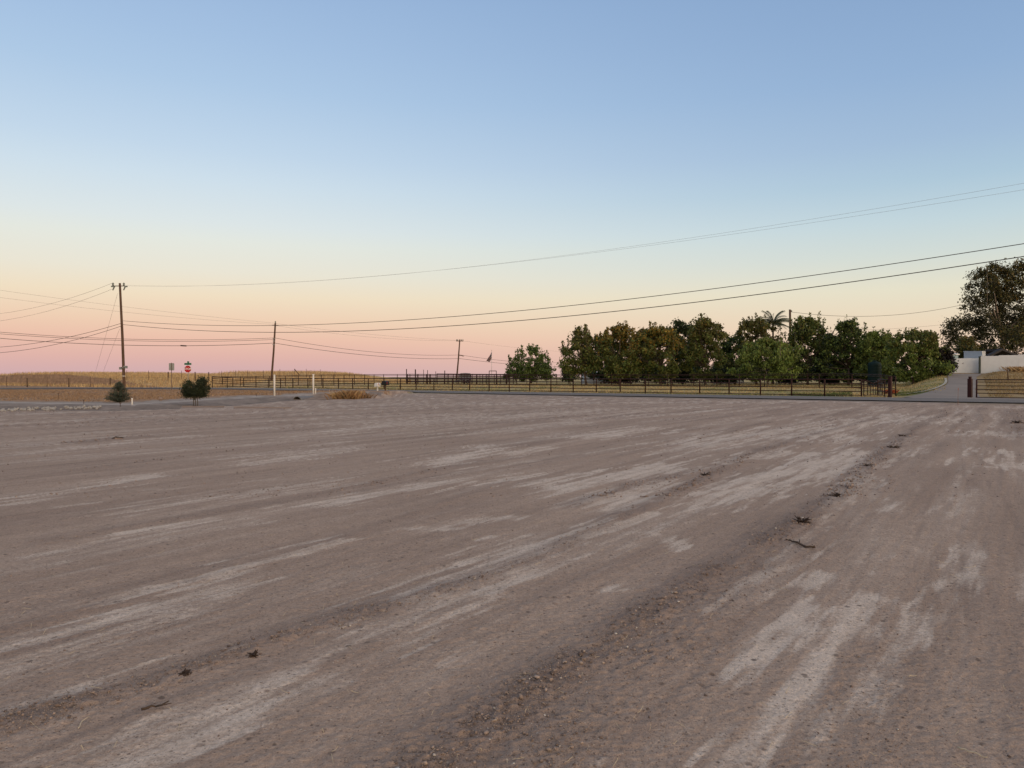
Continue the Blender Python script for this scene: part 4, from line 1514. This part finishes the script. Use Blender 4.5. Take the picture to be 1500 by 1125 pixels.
def tree(name, label, px, Y, halfw, top, bot, pal, n=5200, leaf=0.17, shoots=12, shape=1.0, lobes=None, clump=0.55, trunk_px=None, tw=0.16, top_pal=None,
         depth=0.85, cat='tree', gaps=0.0, spike=.15, droop=None, up=0.3, nclump=None, group=None, bark=None, stems=1, seed=None, rag=0.3):
    """one tree: tapered trunk with limbs, and a crown of leaves gathered in clumps"""
    global rng
    if seed is not None:
        rng = np.random.default_rng(seed)
    if group == GT_ROW:
        halfw, bot, n = halfw * 1.16, bot + 4, n * 1.25
    x = xat(px, Y)
    z = Hs(x, Y)
    root = thing(name, label, cat, (x, Y, z), 0, group)
    k = Y / F
    rx = halfw * k
    zt, zb = P(px, top, Y).z - z, max(P(px, bot, Y).z - z, 0.05)
    parts = lobes or [(0, 0, 1.0, 1.0)]
    C, size_up = [], []
    clumps = []
    for (ox, oz, fw, fh) in parts:
        lw, lh = rx * fw, (zt - zb) / 2 * fh
        cz = (zt + zb) / 2 + oz * (zt - zb) / 2
        nc = int((nclump or 115) * fw * fh)
        wz = rng.uniform(-1, 1, nc)
        th = rng.uniform(0, 2 * math.pi, nc)
        env = np.where(wz > 0, np.sqrt(1 - np.clip(wz, 0, 1) ** 2) ** (0.9 * shape), np.sqrt(1 - np.abs(wz) ** 5))
        r = rng.random(nc) ** 0.4 * env * (1 - rag * rng.random(nc) ** 1.5) * (1 + 0.14 * np.sin(th * 3 + wz * 4 + ox * 5))
        cc = np.stack([ox * rx + np.cos(th) * r * lw, np.sin(th) * r * lw * depth, cz + wz * lh * (1 - 0.12 * rng.random(nc))], 1)
        clumps.append(cc)
    clumps = np.concatenate(clumps)
    nc = len(clumps)
    per = max(8, int(1.45 * n / nc))
    cs = clump * rng.uniform(0.6, 1.25, nc)
    bright = rng.uniform(0.72, 1.2, nc)
    ci = np.repeat(np.arange(nc), per)
    off = rng.normal(0, 0.5, (len(ci), 3)) * cs[ci][:, None] * np.array([1, 1, 0.85])
    Lc = clumps[ci] + off
    # leading shoots that break the outline
    tips = []
    for q in range(shoots):
        b = clumps[rng.integers(0, nc)].copy()
        b[2] = max(b[2], zb + 0.45 * (zt - zb))
        dx = rng.normal(0, .25)
        topz = zt - (abs(b[0]) / max(rx, .1)) ** 2 * (zt - zb) * 0.42 + rng.uniform(-.02, spike) * (zt - zb)
        m = int(46 * (0.17 / leaf) ** .5)
        t = rng.random(m) ** .8
        hgt = max(0.5, topz - b[2])
        pth = np.stack([b[0] + dx * t * hgt * .4 + rng.normal(0, .10, m), b[1] + rng.normal(0, .12, m), b[2] + hgt * t], 1)
        tips.append(pth)
    if tips:
        T = np.concatenate(tips)
        Lc = np.concatenate([Lc, T])
        bright = np.concatenate([bright, [1.0]])
        ci = np.concatenate([ci, np.full(len(T), nc)])
    Lc[:, 2] = np.maximum(Lc[:, 2], zb * 0.6 + 0.02)
    pal = np.array(pal)
    tint = pal[rng.integers(0, len(pal), len(Lc))]
    if top_pal is not None:
        tp = np.array(top_pal)
        h = (Lc[:, 2] - zb) / (zt - zb)
        w = sstep(0.35, 0.95, h + rng.normal(0, .16, len(Lc)) + 0.12 * (Lc[:, 0] / rx))
        sel = rng.random(len(Lc)) < w
        tint = np.where(sel[:, None], tp[rng.integers(0, len(tp), len(Lc))], tint)
    tint = tint * bright[ci][:, None] * rng.uniform(0.75, 1.25, len(Lc))[:, None]
    V, Fc, TT = leaf_quads(Lc, np.full(len(Lc), leaf), tint, up, 0.55, droop)
    np_mesh('crown', V, Fc, LEAF, TT, root)
    # wood
    mb = MB()
    tx = (xat(trunk_px, Y) - x) if trunk_px else 0.0
    hub = Vector((tx * .6, 0, zb + 0.22 * (zt - zb)))
    for sidx in range(stems):
        a0 = 6.28 * sidx / max(1, stems) + .4
        b0 = Vector((tx + (.1 * math.cos(a0) if stems > 1 else 0), (.1 * math.sin(a0) if stems > 1 else 0), -.15))
        h2 = hub + (Vector((math.cos(a0) * .35, math.sin(a0) * .35, 0)) * (rx * .35) if stems > 1 else Vector())
        mb.tube([b0, b0.lerp(h2, .3) + Vector((.02, 0, 0)), b0.lerp(h2, .7), h2], [tw * 1.25, tw, tw * .85, tw * .7], 9)
        for q in range(9 if stems == 1 else 5):
            e = Vector(clumps[rng.integers(0, nc)])
            if e.z < h2.z:
                e.z = h2.z + abs(e.z - h2.z) * .5 + .1
            m_ = h2.lerp(e, .5) + Vector((0, 0, -.06 * (e - h2).length))
            mb.tube([h2, m_, e], [tw * .5, tw * .3, tw * .1], 6)
    if tips:
        for p_ in tips:
            o_ = p_[np.argsort(p_[:, 2])]
            mb.tube([hub, hub.lerp(Vector(o_[0]), .6), o_[0], o_[len(o_) // 2], o_[-1]], [.05, .045, .03, .02, .008], 4)
    mb.build('trunk', bark or BARK, root, True)
    return root


GRN = [(0.0905, 0.1305, 0.0331), (0.1154, 0.1566, 0.0373), (0.0749, 0.1079, 0.0304), (0.1435, 0.1705, 0.0442)]
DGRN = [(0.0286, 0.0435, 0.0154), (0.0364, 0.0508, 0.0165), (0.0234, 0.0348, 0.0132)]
OLV = [(0.1215, 0.1218, 0.0317), (0.0972, 0.1079, 0.029), (0.1458, 0.1305, 0.0343), (0.081, 0.0957, 0.0264)]
ORG = [(0.275, 0.161, 0.0275), (0.2125, 0.14, 0.0275), (0.325, 0.196, 0.033), (0.15, 0.126, 0.0275)]
RUS = [(0.1495, 0.1015, 0.0275), (0.1092, 0.0986, 0.0264), (0.0862, 0.0943, 0.0264)]
LGT = [(0.13, 0.1792, 0.0374), (0.1586, 0.1988, 0.044), (0.1014, 0.1428, 0.0319)]
GT = 'trees beyond the pasture'
# behind
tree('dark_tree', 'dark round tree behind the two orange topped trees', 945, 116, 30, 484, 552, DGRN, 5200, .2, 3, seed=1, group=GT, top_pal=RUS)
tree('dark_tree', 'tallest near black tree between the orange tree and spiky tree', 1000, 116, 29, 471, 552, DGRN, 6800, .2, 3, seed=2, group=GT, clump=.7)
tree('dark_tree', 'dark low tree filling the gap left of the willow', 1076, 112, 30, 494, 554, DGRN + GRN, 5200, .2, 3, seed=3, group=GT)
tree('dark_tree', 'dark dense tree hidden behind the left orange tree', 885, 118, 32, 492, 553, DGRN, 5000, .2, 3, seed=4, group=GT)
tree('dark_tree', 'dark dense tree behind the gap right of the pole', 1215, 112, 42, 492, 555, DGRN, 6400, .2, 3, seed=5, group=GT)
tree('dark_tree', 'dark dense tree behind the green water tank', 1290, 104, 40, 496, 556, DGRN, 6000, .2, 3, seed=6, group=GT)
tree('olive_tree', 'olive green tree with spiky top in front of the palm', 1108, 106, 40, 469, 552, OLV, 7000, .18, 14, seed=7, group=GT, top_pal=OLV + RUS)
tree('round_tree', 'lone round green tree right of the flag', 778, 126, 34, 508, 556, GRN + LGT[2:], 7600, .17, 10, seed=8, lobes=[(0, 0, 1.02, 1), (-.72, -.5, .5, .5), (.5, -.45, .62, .55), (-.1, -.6, .95, .42)])
tree('low_tree', 'small dark low tree in the gap right of the round tree', 833, 128, 14, 541, 557, DGRN + GRN, 1900, .16, 2, seed=9, nclump=50, tw=.1)
# front row
tree('slender_tree', 'leftmost spiky tree of the tree row, dull green', 850, 101, 28, 484, 550, GRN + OLV, 4600, .16, 22, trunk_px=859, seed=10, group=GT, top_pal=OLV + RUS, lobes=[(.1, 0, .85, 1), (-.7, -.25, .35, .5)], rag=.45)
tree('orange_tree', 'tree with orange top, second from left in the row', 908, 100, 33, 478, 551, GRN + OLV, 7000, .17, 14, seed=11, group=GT, top_pal=ORG + RUS)
tree('orange_tree', 'tree with yellow orange top, left of the near black tree', 962, 100, 33, 479, 552, GRN + OLV, 7000, .17, 16, seed=12, group=GT, top_pal=ORG + OLV, trunk_px=968)
tree('spiky_tree', 'tall spiky olive tree right of the near black tree', 1033, 100, 33, 470, 552, GRN + OLV, 7000, .17, 24, seed=13, group=GT, top_pal=RUS + OLV, rag=.4)
tree('willow_tree', 'broad drooping light green tree at the middle of the row', 1118, 93, 52, 500, 551, LGT + GRN[:1], 8200, .17, 4, seed=14, group=GT, droop=.45, up=-.4, trunk_px=1125, top_pal=LGT + OLV[:1], bark=BARKP, tw=.11, shape=1.5)
tree('spiky_tree', 'spiky olive tree directly right of the pole by the palm', 1183, 101, 32, 466, 553, GRN + DGRN, 7000, .17, 22, seed=15, group=GT, top_pal=OLV + GRN, rag=.4)
tree('spiky_tree', 'spiky green tree midway between pole and gatepost', 1243, 98, 34, 472, 554, GRN + DGRN, 7000, .17, 18, seed=16, group=GT, rag=.4)
tree('bushy_tree', 'dense upright bright green tree above the water tank', 1283, 96, 30, 487, 552, GRN + LGT, 6400, .15, 26, seed=17, group=GT, up=1.0, rag=.15, top_pal=LGT)
tree('round_tree', 'rounded tree right of the water tank, beside the driveway', 1340, 84, 40, 486, 554, GRN + LGT, 9000, .15, 16, seed=18, group=GT, trunk_px=1337, top_pal=OLV + LGT[2:], tw=.13, shape=.7)
tree('purple_shrub', 'near black shrub at the driveway edge in front of white wall', 1381, 84, 15, 511, 556, [(0.016, 0.012, 0.014), (0.02, 0.016, 0.014), (0.012, 0.012, 0.010)], 3600, .14, 3, seed=19, nclump=60, clump=.5, lobes=[(0, 0, 1, 1), (.35, -.15, .8, .5)], cat='shrub')
tree('small_tree', 'small brownish tree under the eucalyptus, behind the wall', 1414, 108, 22, 496, 530, DGRN + RUS[1:], 2600, .17, 4, seed=20, group=GT, top_pal=RUS)
euc = [(0.0408, 0.0442, 0.021), (0.0544, 0.0544, 0.0252), (0.034, 0.0374, 0.0196), (0.068, 0.0612, 0.028)]
tree('eucalyptus_tree', 'tall airy eucalyptus with rust tinged crown at the right edge', 1468, 118, 62, 384, 520, euc, 30000, .17, 10, seed=21, nclump=190, clump=1.0,
     lobes=[(.45, .15, .8, .85), (-.45, .2, .55, .62), (-.85, -.45, .42, .35), (-1.25, -.55, .28, .26), (.1, -.55, .9, .45), (1.0, .1, .7, .9), (-.1, .55, .5, .4)], top_pal=RUS + euc, droop=.35, tw=.42, rag=.25, bark=BARKP, depth=.6)
tree('thin_sprout_tree', 'thin leafy stems under the eucalyptus, above the shed roof', 1485, 112, 30, 478, 530, euc + RUS, 1500, .18, 8, seed=22, nclump=40, clump=.8, tw=.08)

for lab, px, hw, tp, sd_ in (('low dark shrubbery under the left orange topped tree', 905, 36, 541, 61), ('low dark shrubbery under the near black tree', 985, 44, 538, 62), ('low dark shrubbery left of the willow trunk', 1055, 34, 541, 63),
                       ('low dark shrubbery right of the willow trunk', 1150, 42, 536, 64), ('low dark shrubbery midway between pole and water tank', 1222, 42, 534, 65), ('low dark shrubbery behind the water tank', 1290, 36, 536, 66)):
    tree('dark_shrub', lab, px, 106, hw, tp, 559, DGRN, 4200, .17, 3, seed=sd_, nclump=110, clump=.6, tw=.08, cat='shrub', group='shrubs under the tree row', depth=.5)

# palm
px, Y = 1132, 114
x = xat(px, Y)
z = Hs(x, Y)
palm = thing('palm_tree', 'feather palm rising above the trees beside the pole', 'tree', (x, Y, z))
hc = P(px, 476, Y).z - z
MB().tube([(0, 0, -.2), (.06, 0, hc * .5), (0, 0, hc)], [.22, .17, .13], 10).build('trunk', BARK, palm, True)
rng = np.random.default_rng(31)
for q in range(27):
    az = q * 2.4 + rng.normal(0, .2)
    el = [1.45, 1.2, .95, .7, .45, .2][q % 6] + rng.normal(0, .08)
    L = rng.uniform(2.7, 3.6)
    dirh = Vector((math.cos(az), math.sin(az), 0))
    pts, V, Fc = [], [], []
    for i in range(13):
        t = i / 12
        r_ = L * t
        e_ = el - 1.25 * t ** 1.6
        pts.append(Vector((0, 0, hc)) + (pts and Vector() or Vector()) + dirh * (math.cos(el) * r_ + .35 * r_ * t) + Vector((0, 0, math.sin(el) * r_ - 1.5 * t ** 2.2 * (1.2 - .5 * (el > 1.3)))))
    mb = MB().tube(pts, [.035 * (1 - i / 14) for i in range(13)], 4)
    side = dirh.cross(Vector((0, 0, 1)))
    for i in range(2, 13):
        for h in (0, .5):
            if i == 12 and h:
                continue
            c0 = pts[i].lerp(pts[min(12, i + 1)], h)
            ln = .62 * (1 - .55 * (i / 12)) + .1
            for sgn in (-1, 1):
                tip = c0 + side * sgn * ln * .75 + dirh * .25 * ln + Vector((0, 0, -.55 * ln))
                wv = dirh * .075
                mb.add([c0 - wv, c0 + wv, tip], [(0, 1, 2)])
    mb.build('frond', mat('palm frond', (0.10, 0.118, 0.065), .6, 0, .25, 4, 0), palm)

# small conifer
x, Y = xat(174.5, 40.2), 40.2
z = Hs(x, Y)
con = thing('small_conifer', 'small dark conifer in front of the tall left pole', 'tree', (x, Y, z))
hh = P(174, 559.5, Y).z - z
MB().tube([(0, 0, -.1), (0, 0, hh * .95)], [.04, .008], 8).build('trunk', BARK, con, True)
rng = np.random.default_rng(41)
Lc, Tn, mbw = [], [], MB()
for q in range(260):
    t = rng.random() ** 1.5
    zz = hh * (.03 + .95 * t)
    rad = .74 * (1 - t) ** .8 * rng.uniform(.65, 1.08) + .04
    a = rng.uniform(0, 6.28)
    tip = np.array([math.cos(a) * rad, math.sin(a) * rad, zz + rad * .22 + .03])
    bs = np.array([0, 0, zz - .04])
    mbw.tube([bs, tip], [.009, .003], 4)
    m = 24
    u = rng.uniform(.15, 1.0, m)
    Lc.append(bs + (tip - bs) * u[:, None] + rng.normal(0, .024, (m, 3)))
    Tn.append(np.tile(np.array([[0.070, 0.088, 0.062]]) * (0.7 + .6 * rng.random()), (m, 1)))
Lc, Tn = np.concatenate(Lc), np.concatenate(Tn)
V, Fc, TT = leaf_quads(Lc, np.full(len(Lc), .042), Tn, .5, .22)
np_mesh('needles', V, Fc, LEAF, TT, con)
mbw.build('branches', BARK, con)['kind'] = 'stuff'

# dark bushy small tree at the edge of the lot
tree('small_bushy_tree', 'dark green bushy sapling with several stems at the lot edge, below the stop sign', 286, 38.4, 21, 555, 582, [(0.034, 0.045, 0.022), (0.045, 0.055, 0.026), (0.026, 0.034, 0.018)], 6500, .034, 0,
     seed=51, nclump=130, clump=.20, lobes=[(-.48, -.12, .56, .78), (.46, .12, .54, .95), (0, -.45, .8, .45)], spike=.03, stems=4, tw=.022, rag=.6, depth=.9, cat='tree', up=.9)

# dry weed clump on the mound at the end of the ditch
def weed_clump(label, px, py, Y, w, h, n, cols):
    x = xat(px, Y)
    z = Hs(x, Y)
    g = rng.normal(0, .45, (n, 2)) * w / 2
    a = rng.uniform(0, 6.28, n)
    L = h * rng.uniform(.5, 1.15, n)
    lean = rng.normal(0, .42, (n, 2))
    zz = np.array([Hs(x + p[0], Y + p[1]) for p in g]) - z + 0.2 * np.exp(-((x + g[:, 0] + 11.9) / 1.8) ** 2 - ((Y + g[:, 1] - 52.5) / 3.4) ** 2) - .03
    wd = .011
    dx, dy = np.cos(a) * wd, np.sin(a) * wd
    v = np.zeros((n, 4, 3))
    v[:, 0] = np.stack([g[:, 0] - dx, g[:, 1] - dy, zz], 1)
    v[:, 1] = np.stack([g[:, 0] + dx, g[:, 1] + dy, zz], 1)
    v[:, 2] = np.stack([g[:, 0] + lean[:, 0] * L * .5 + dx, g[:, 1] + lean[:, 1] * L * .5 + dy, zz + L * .65], 1)
    v[:, 3] = np.stack([g[:, 0] + lean[:, 0] * L, g[:, 1] + lean[:, 1] * L, zz + L * .9], 1)
    cols = np.array(cols)
    t = cols[rng.integers(0, len(cols), n)] * rng.uniform(.7, 1.25, n)[:, None]
    root = thing('weed_clump', label, 'weeds', (x, Y, z), 0)
    np_mesh('stems', v.reshape(-1, 3), np.arange(4 * n).reshape(n, 4), GRASS, np.repeat(t, 4, 0), root)
    return root


TAN = [(0.42, 0.27, 0.13), (0.36, 0.21, 0.10), (0.48, 0.33, 0.17), (0.30, 0.17, 0.085)]
weed_clump('large golden clump of dry weeds at the ditch end', 508, 585, 49.5, 1.45, .7, 1900, TAN)
weed_clump('smaller brownish weed clump right of the golden one', 526, 583, 51.0, 1.3, .55, 900, [(0.26, 0.16, 0.09), (0.32, 0.20, 0.11)])
weed_clump('reddish orange low clump beside the left gatepost', 1304, 563, 60.5, .7, .42, 700, [(0.42, 0.10, 0.045), (0.5, 0.14, 0.06), (0.3, 0.07, 0.03)])
weed_clump('dry weed tuft at the foot of the right hand white wall', 1491, 541, 85, 2.2, .7, 700, TAN)

# ------------------------------------------------------------------ buildings
WALLW = mat('white painted block', (0.58, 0.60, 0.63), 0.85, 0, 0.06, 2, 0.05)
ROOFD = mat('dark shingle roof', (0.045, 0.042, 0.045), 0.9, 0, 0.2, 4, 0.2)
ROOFW = mat('white metal roof', (0.74, 0.72, 0.70), 0.5, 0, 0.05, 4, 0.02)
TEAL = mat('pale teal siding', (0.30, 0.40, 0.43), 0.7, 0, 0.08, 4, 0.05)
GLASS = mat('dark window glass', (0.02, 0.025, 0.03), 0.15, 0, 0.1, 4, 0)


def wall_run(label, p0, p1, h, z0, z1, npan, step_top=0.0):
    x0, y0 = p0
    x1, y1 = p1
    L = math.hypot(x1 - x0, y1 - y0)
    a = math.atan2(y1 - y0, x1 - x0)
    root = thing('white_wall', label, 'wall', (x0, y0, z0), a)
    pl = L / npan
    for i in range(npan):
        zz = (z1 - z0) * (i + .5) / npan
        MB().box((pl * (i + .5), 0, zz + h / 2 - .25), (pl - .025, .16, h + .5)).build('panel', WALLW, root)
        MB().box((pl * i, .0, zz + h / 2 - .25), (.10, .12, h + .46)).build('joint_post', WALLW, root)
    return root


za = P(1436, 543.5, 88).z
wall_run('higher white wall along the top of the bank, right edge', (xat(1435.5, 88), 88), (xat(1580, 84), 84), 1.78, za, za + .35, 5)
wall_run('lower white wall closing the end of the driveway', (xat(1376, 90), 90), (xat(1434, 89), 89), 1.85, P(1400, 547, 90).z, P(1430, 546.8, 89).z, 3)
wp = thing('wall_end_post', 'dark slim post where the two white walls meet', 'post', (xat(1435, 87.6), 87.6, Hs(xat(1435, 87.6), 87.6)))
MB().box((0, 0, .9), (.17, .17, 2.3)).build('shaft', mat('dark green post', (.05, .06, .05), .7), wp)
MB().box((0, 0, 2.07), (.21, .21, .04)).build('cap', mat('dark green post', (.05, .06, .05), .7), wp)


def shed(label, px0, px1, ptop, Y, hwall_py, wallm, roofm, style, dep=4.0, base_z=None, ov=.2, win=True, name='shed'):
    x0, x1 = xat(px0, Y), xat(px1, Y)
    z = base_z if base_z is not None else Hs((x0 + x1) / 2, Y)
    w = x1 - x0
    hw = P(px0, hwall_py, Y).z - z
    ht_ = P(px0, ptop, Y).z - z
    root = thing(name, label, 'shed', ((x0 + x1) / 2, Y, z))
    wl_ = MB().box((0, dep / 2, hw / 2 - .2), (w, dep, hw + .4)).build('wall', wallm, root)
    mb = MB()
    if style == 'gable':       # ridge running away from the viewer
        t = .1
        for sg in (-1, 1):
            a = [(sg * (w / 2 + ov), -ov, hw - .1), (0, -ov, ht_), (0, dep + ov, ht_), (sg * (w / 2 + ov), dep + ov, hw - .1)]
            b = [(p_[0], p_[1], p_[2] - t) for p_ in a]
            mb.add(a + b, [(0, 1, 2, 3), (7, 6, 5, 4), (0, 4, 5, 1), (1, 5, 6, 2), (2, 6, 7, 3), (3, 7, 4, 0)])
        MB().add([(-w / 2, 0, hw - .02), (w / 2, 0, hw - .02), (0, 0, ht_ - t - .02), (-w / 2, .1, hw - .02), (w / 2, .1, hw - .02), (0, .1, ht_ - t - .02)], [(0, 1, 2), (5, 4, 3), (0, 2, 5, 3), (1, 4, 5, 2), (0, 3, 4, 1)]).build('gable_end', wallm, root)
    else:                      # low mono pitch falling toward the viewer
        a = [(-w / 2 - ov, -ov, hw), (w / 2 + ov, -ov, hw), (w / 2 + ov, dep + ov, ht_), (-w / 2 - ov, dep + ov, ht_)]
        b = [(p_[0], p_[1], p_[2] - .12) for p_ in a]
        mb.add(a + b, [(0, 1, 2, 3), (7, 6, 5, 4), (0, 4, 5, 1), (1, 5, 6, 2), (2, 6, 7, 3), (3, 7, 4, 0)])
    mb.build('roof', roofm, root)
    if win:
        wn_ = MB().box((w * .18, -.012, hw * .6), (min(.9, w * .3), .03, .7)).build('window', SIGNWH, root)
        MB().box((w * .18, -.03, hw * .6), (min(.9, w * .3) - .12, .02, .58)).build('pane', GLASS, wn_)
    return root


bz_ = 2.0
shed('small teal shed with white roof behind the driveway end wall', 1386, 1403.5, 514.0, 94, 518.5, TEAL, ROOFW, 'mono', 3.2, bz_, .12, True, 'teal_shed')
shed('white flat outbuilding behind the higher white wall', 1438.5, 1468.5, 512.8, 98.5, 514.4, WALLW, WALLW, 'mono', 4, bz_, .05, False, 'white_outbuilding')
cpY = 93.0
cx0, cx1 = xat(1448, cpY), xat(1497, cpY)
cp = thing('gabled_carport', 'open carport with dark gabled roof behind the wall, under the eucalyptus', 'carport', ((cx0 + cx1) / 2, cpY, bz_))
w = cx1 - cx0
zr, ze = P(1468, 510.5, cpY).z - bz_, P(1448, 521.5, cpY).z - bz_
xr = xat(1468.5, cpY) - (cx0 + cx1) / 2
for sg in (-1, 1):
    e = sg * w / 2
    dp = 0.9 if sg < 0 else 3.4
    a = [(e, 0, ze), (xr, 0, zr), (xr, dp, zr), (e, dp, ze)]
    b = [(q_[0], q_[1], q_[2] - .26) for q_ in a]
    MB().add(a + b, [(0, 1, 2, 3), (7, 6, 5, 4), (0, 4, 5, 1), (1, 5, 6, 2), (2, 6, 7, 3), (3, 7, 4, 0)]).build('roof_slope', ROOFD, cp)
for q_ in (-w / 2 + .2, w / 2 - .2):
    MB().box((q_, .3, (ze - .2) / 2), (.14, .14, ze)).build('post', ROOFD, cp)
MB().add([(xr + .15, 3.5, 0), (w / 2 - .2, 3.5, 0), (w / 2 - .2, 3.5, ze - .2), (xr + .15, 3.5, zr - .2), (xr + .15, 3.6, 0), (w / 2 - .2, 3.6, 0), (w / 2 - .2, 3.6, ze - .2), (xr + .15, 3.6, zr - .2)],
         [(0, 1, 2, 3), (7, 6, 5, 4), (0, 3, 7, 4), (1, 5, 6, 2), (3, 2, 6, 7), (0, 4, 5, 1)]).build('dark_interior_panel', ROOFD, cp)  # added dark panel, stands in for the shaded interior under the roof
shed('low white outbuilding showing under the leftmost row trees', 855, 905, 544.2, 122, 546.5, WALLW, ROOFW, 'mono', 5, None, .2, False, 'white_outbuilding')
shed('low grey outbuilding glimpsed through the trees left of willow', 1058, 1090, 538, 122, 542, mat('grey siding', (.33, .33, .32), .8), ROOFD, 'mono', 5, None, .2, True, 'grey_outbuilding')

# water tank
x, Y = xat(1281, 91), 91
z = Hs(x, Y)
tk = thing('water_tank', 'dark green water tank among the trees left of the driveway', 'tank', (x, Y, z))
TANK = mat('dark green polyethylene', (0.004, 0.018, 0.015), 0.6, 0, 0.15, 4, 0.05)
rt, hb = .78, P(1283, 530, Y).z - z
prof_ = [(rt * 1.0, 0)]
for k in range(8):
    h0 = hb * .9 * k / 8
    prof_ += [(rt, h0 + .02), (rt * 1.015, h0 + .06), (rt * 1.015, h0 + hb * .09), (rt, h0 + hb * .1)]
prof_ += [(rt, hb * .9), (rt * .9, hb * .96), (rt * .5, hb), (.2, hb * 1.02)]
vs = [(r_ * math.cos(a), r_ * math.sin(a), h_) for r_, h_ in prof_ for a in [2 * math.pi * i / 28 for i in range(28)]]
fs = [(k * 28 + i, k * 28 + (i + 1) % 28, (k + 1) * 28 + (i + 1) % 28, (k + 1) * 28 + i) for k in range(len(prof_) - 1) for i in range(28)]
fs.append(tuple((len(prof_) - 1) * 28 + i for i in range(28)))
MB().add(vs, fs).build('body', TANK, tk, True)
MB().tube([(0, 0, hb * 1.01), (0, 0, hb * 1.05), (0, 0, hb * 1.06)], [.23, .23, .1], 16).build('lid', TANK, tk, True)

# trailer at the corral
x0, x1, Y = xat(673, 121), xat(689.5, 121), 121
z = Hs(x0, Y)
tl = thing('stock_trailer', 'grey blue stock trailer behind the corral rails, right of distant pole', 'trailer', (x0, Y, z))
w = x1 - x0
hb, ht_ = .5, P(680, 546.3, Y).z - z
TRL = mat('grey blue trailer paint', (0.16, 0.165, 0.19), 0.6, 0.2, 0.2, 3, 0.05)
ol = [(0, hb), (w, hb), (w, ht_ - .25), (w - .15, ht_ - .05), (w * .5, ht_), (.15, ht_ - .05), (0, ht_ - .25)]
vs = [(a, 0, b) for a, b in ol] + [(a, 1.7, b) for a, b in ol]
n_ = len(ol)
MB().add(vs, [tuple(range(n_)), tuple(range(2 * n_ - 1, n_ - 1, -1))] + [(k, n_ + k, n_ + (k + 1) % n_, (k + 1) % n_) for k in range(n_)]).build('body', TRL, tl)
for k in range(3):
    MB().box((w / 2, -.02, hb + .3 + .3 * k), (w - .2, .04, .08)).build('slat', STEEL, tl)
for q in (w * .4, w * .72):
    wh = MB().tube([(q, -.02, .3), (q, .2, .3)], .3, 16).build('wheel', BLK, tl)
    MB().tube([(q, -.035, .3), (q, -.02, .3)], .14, 12).build('rim', STEEL, wh)
MB().tube([(0, .85, hb), (-.9, .85, .45)], .05, 6).build('tow_bar', STEEL, tl)
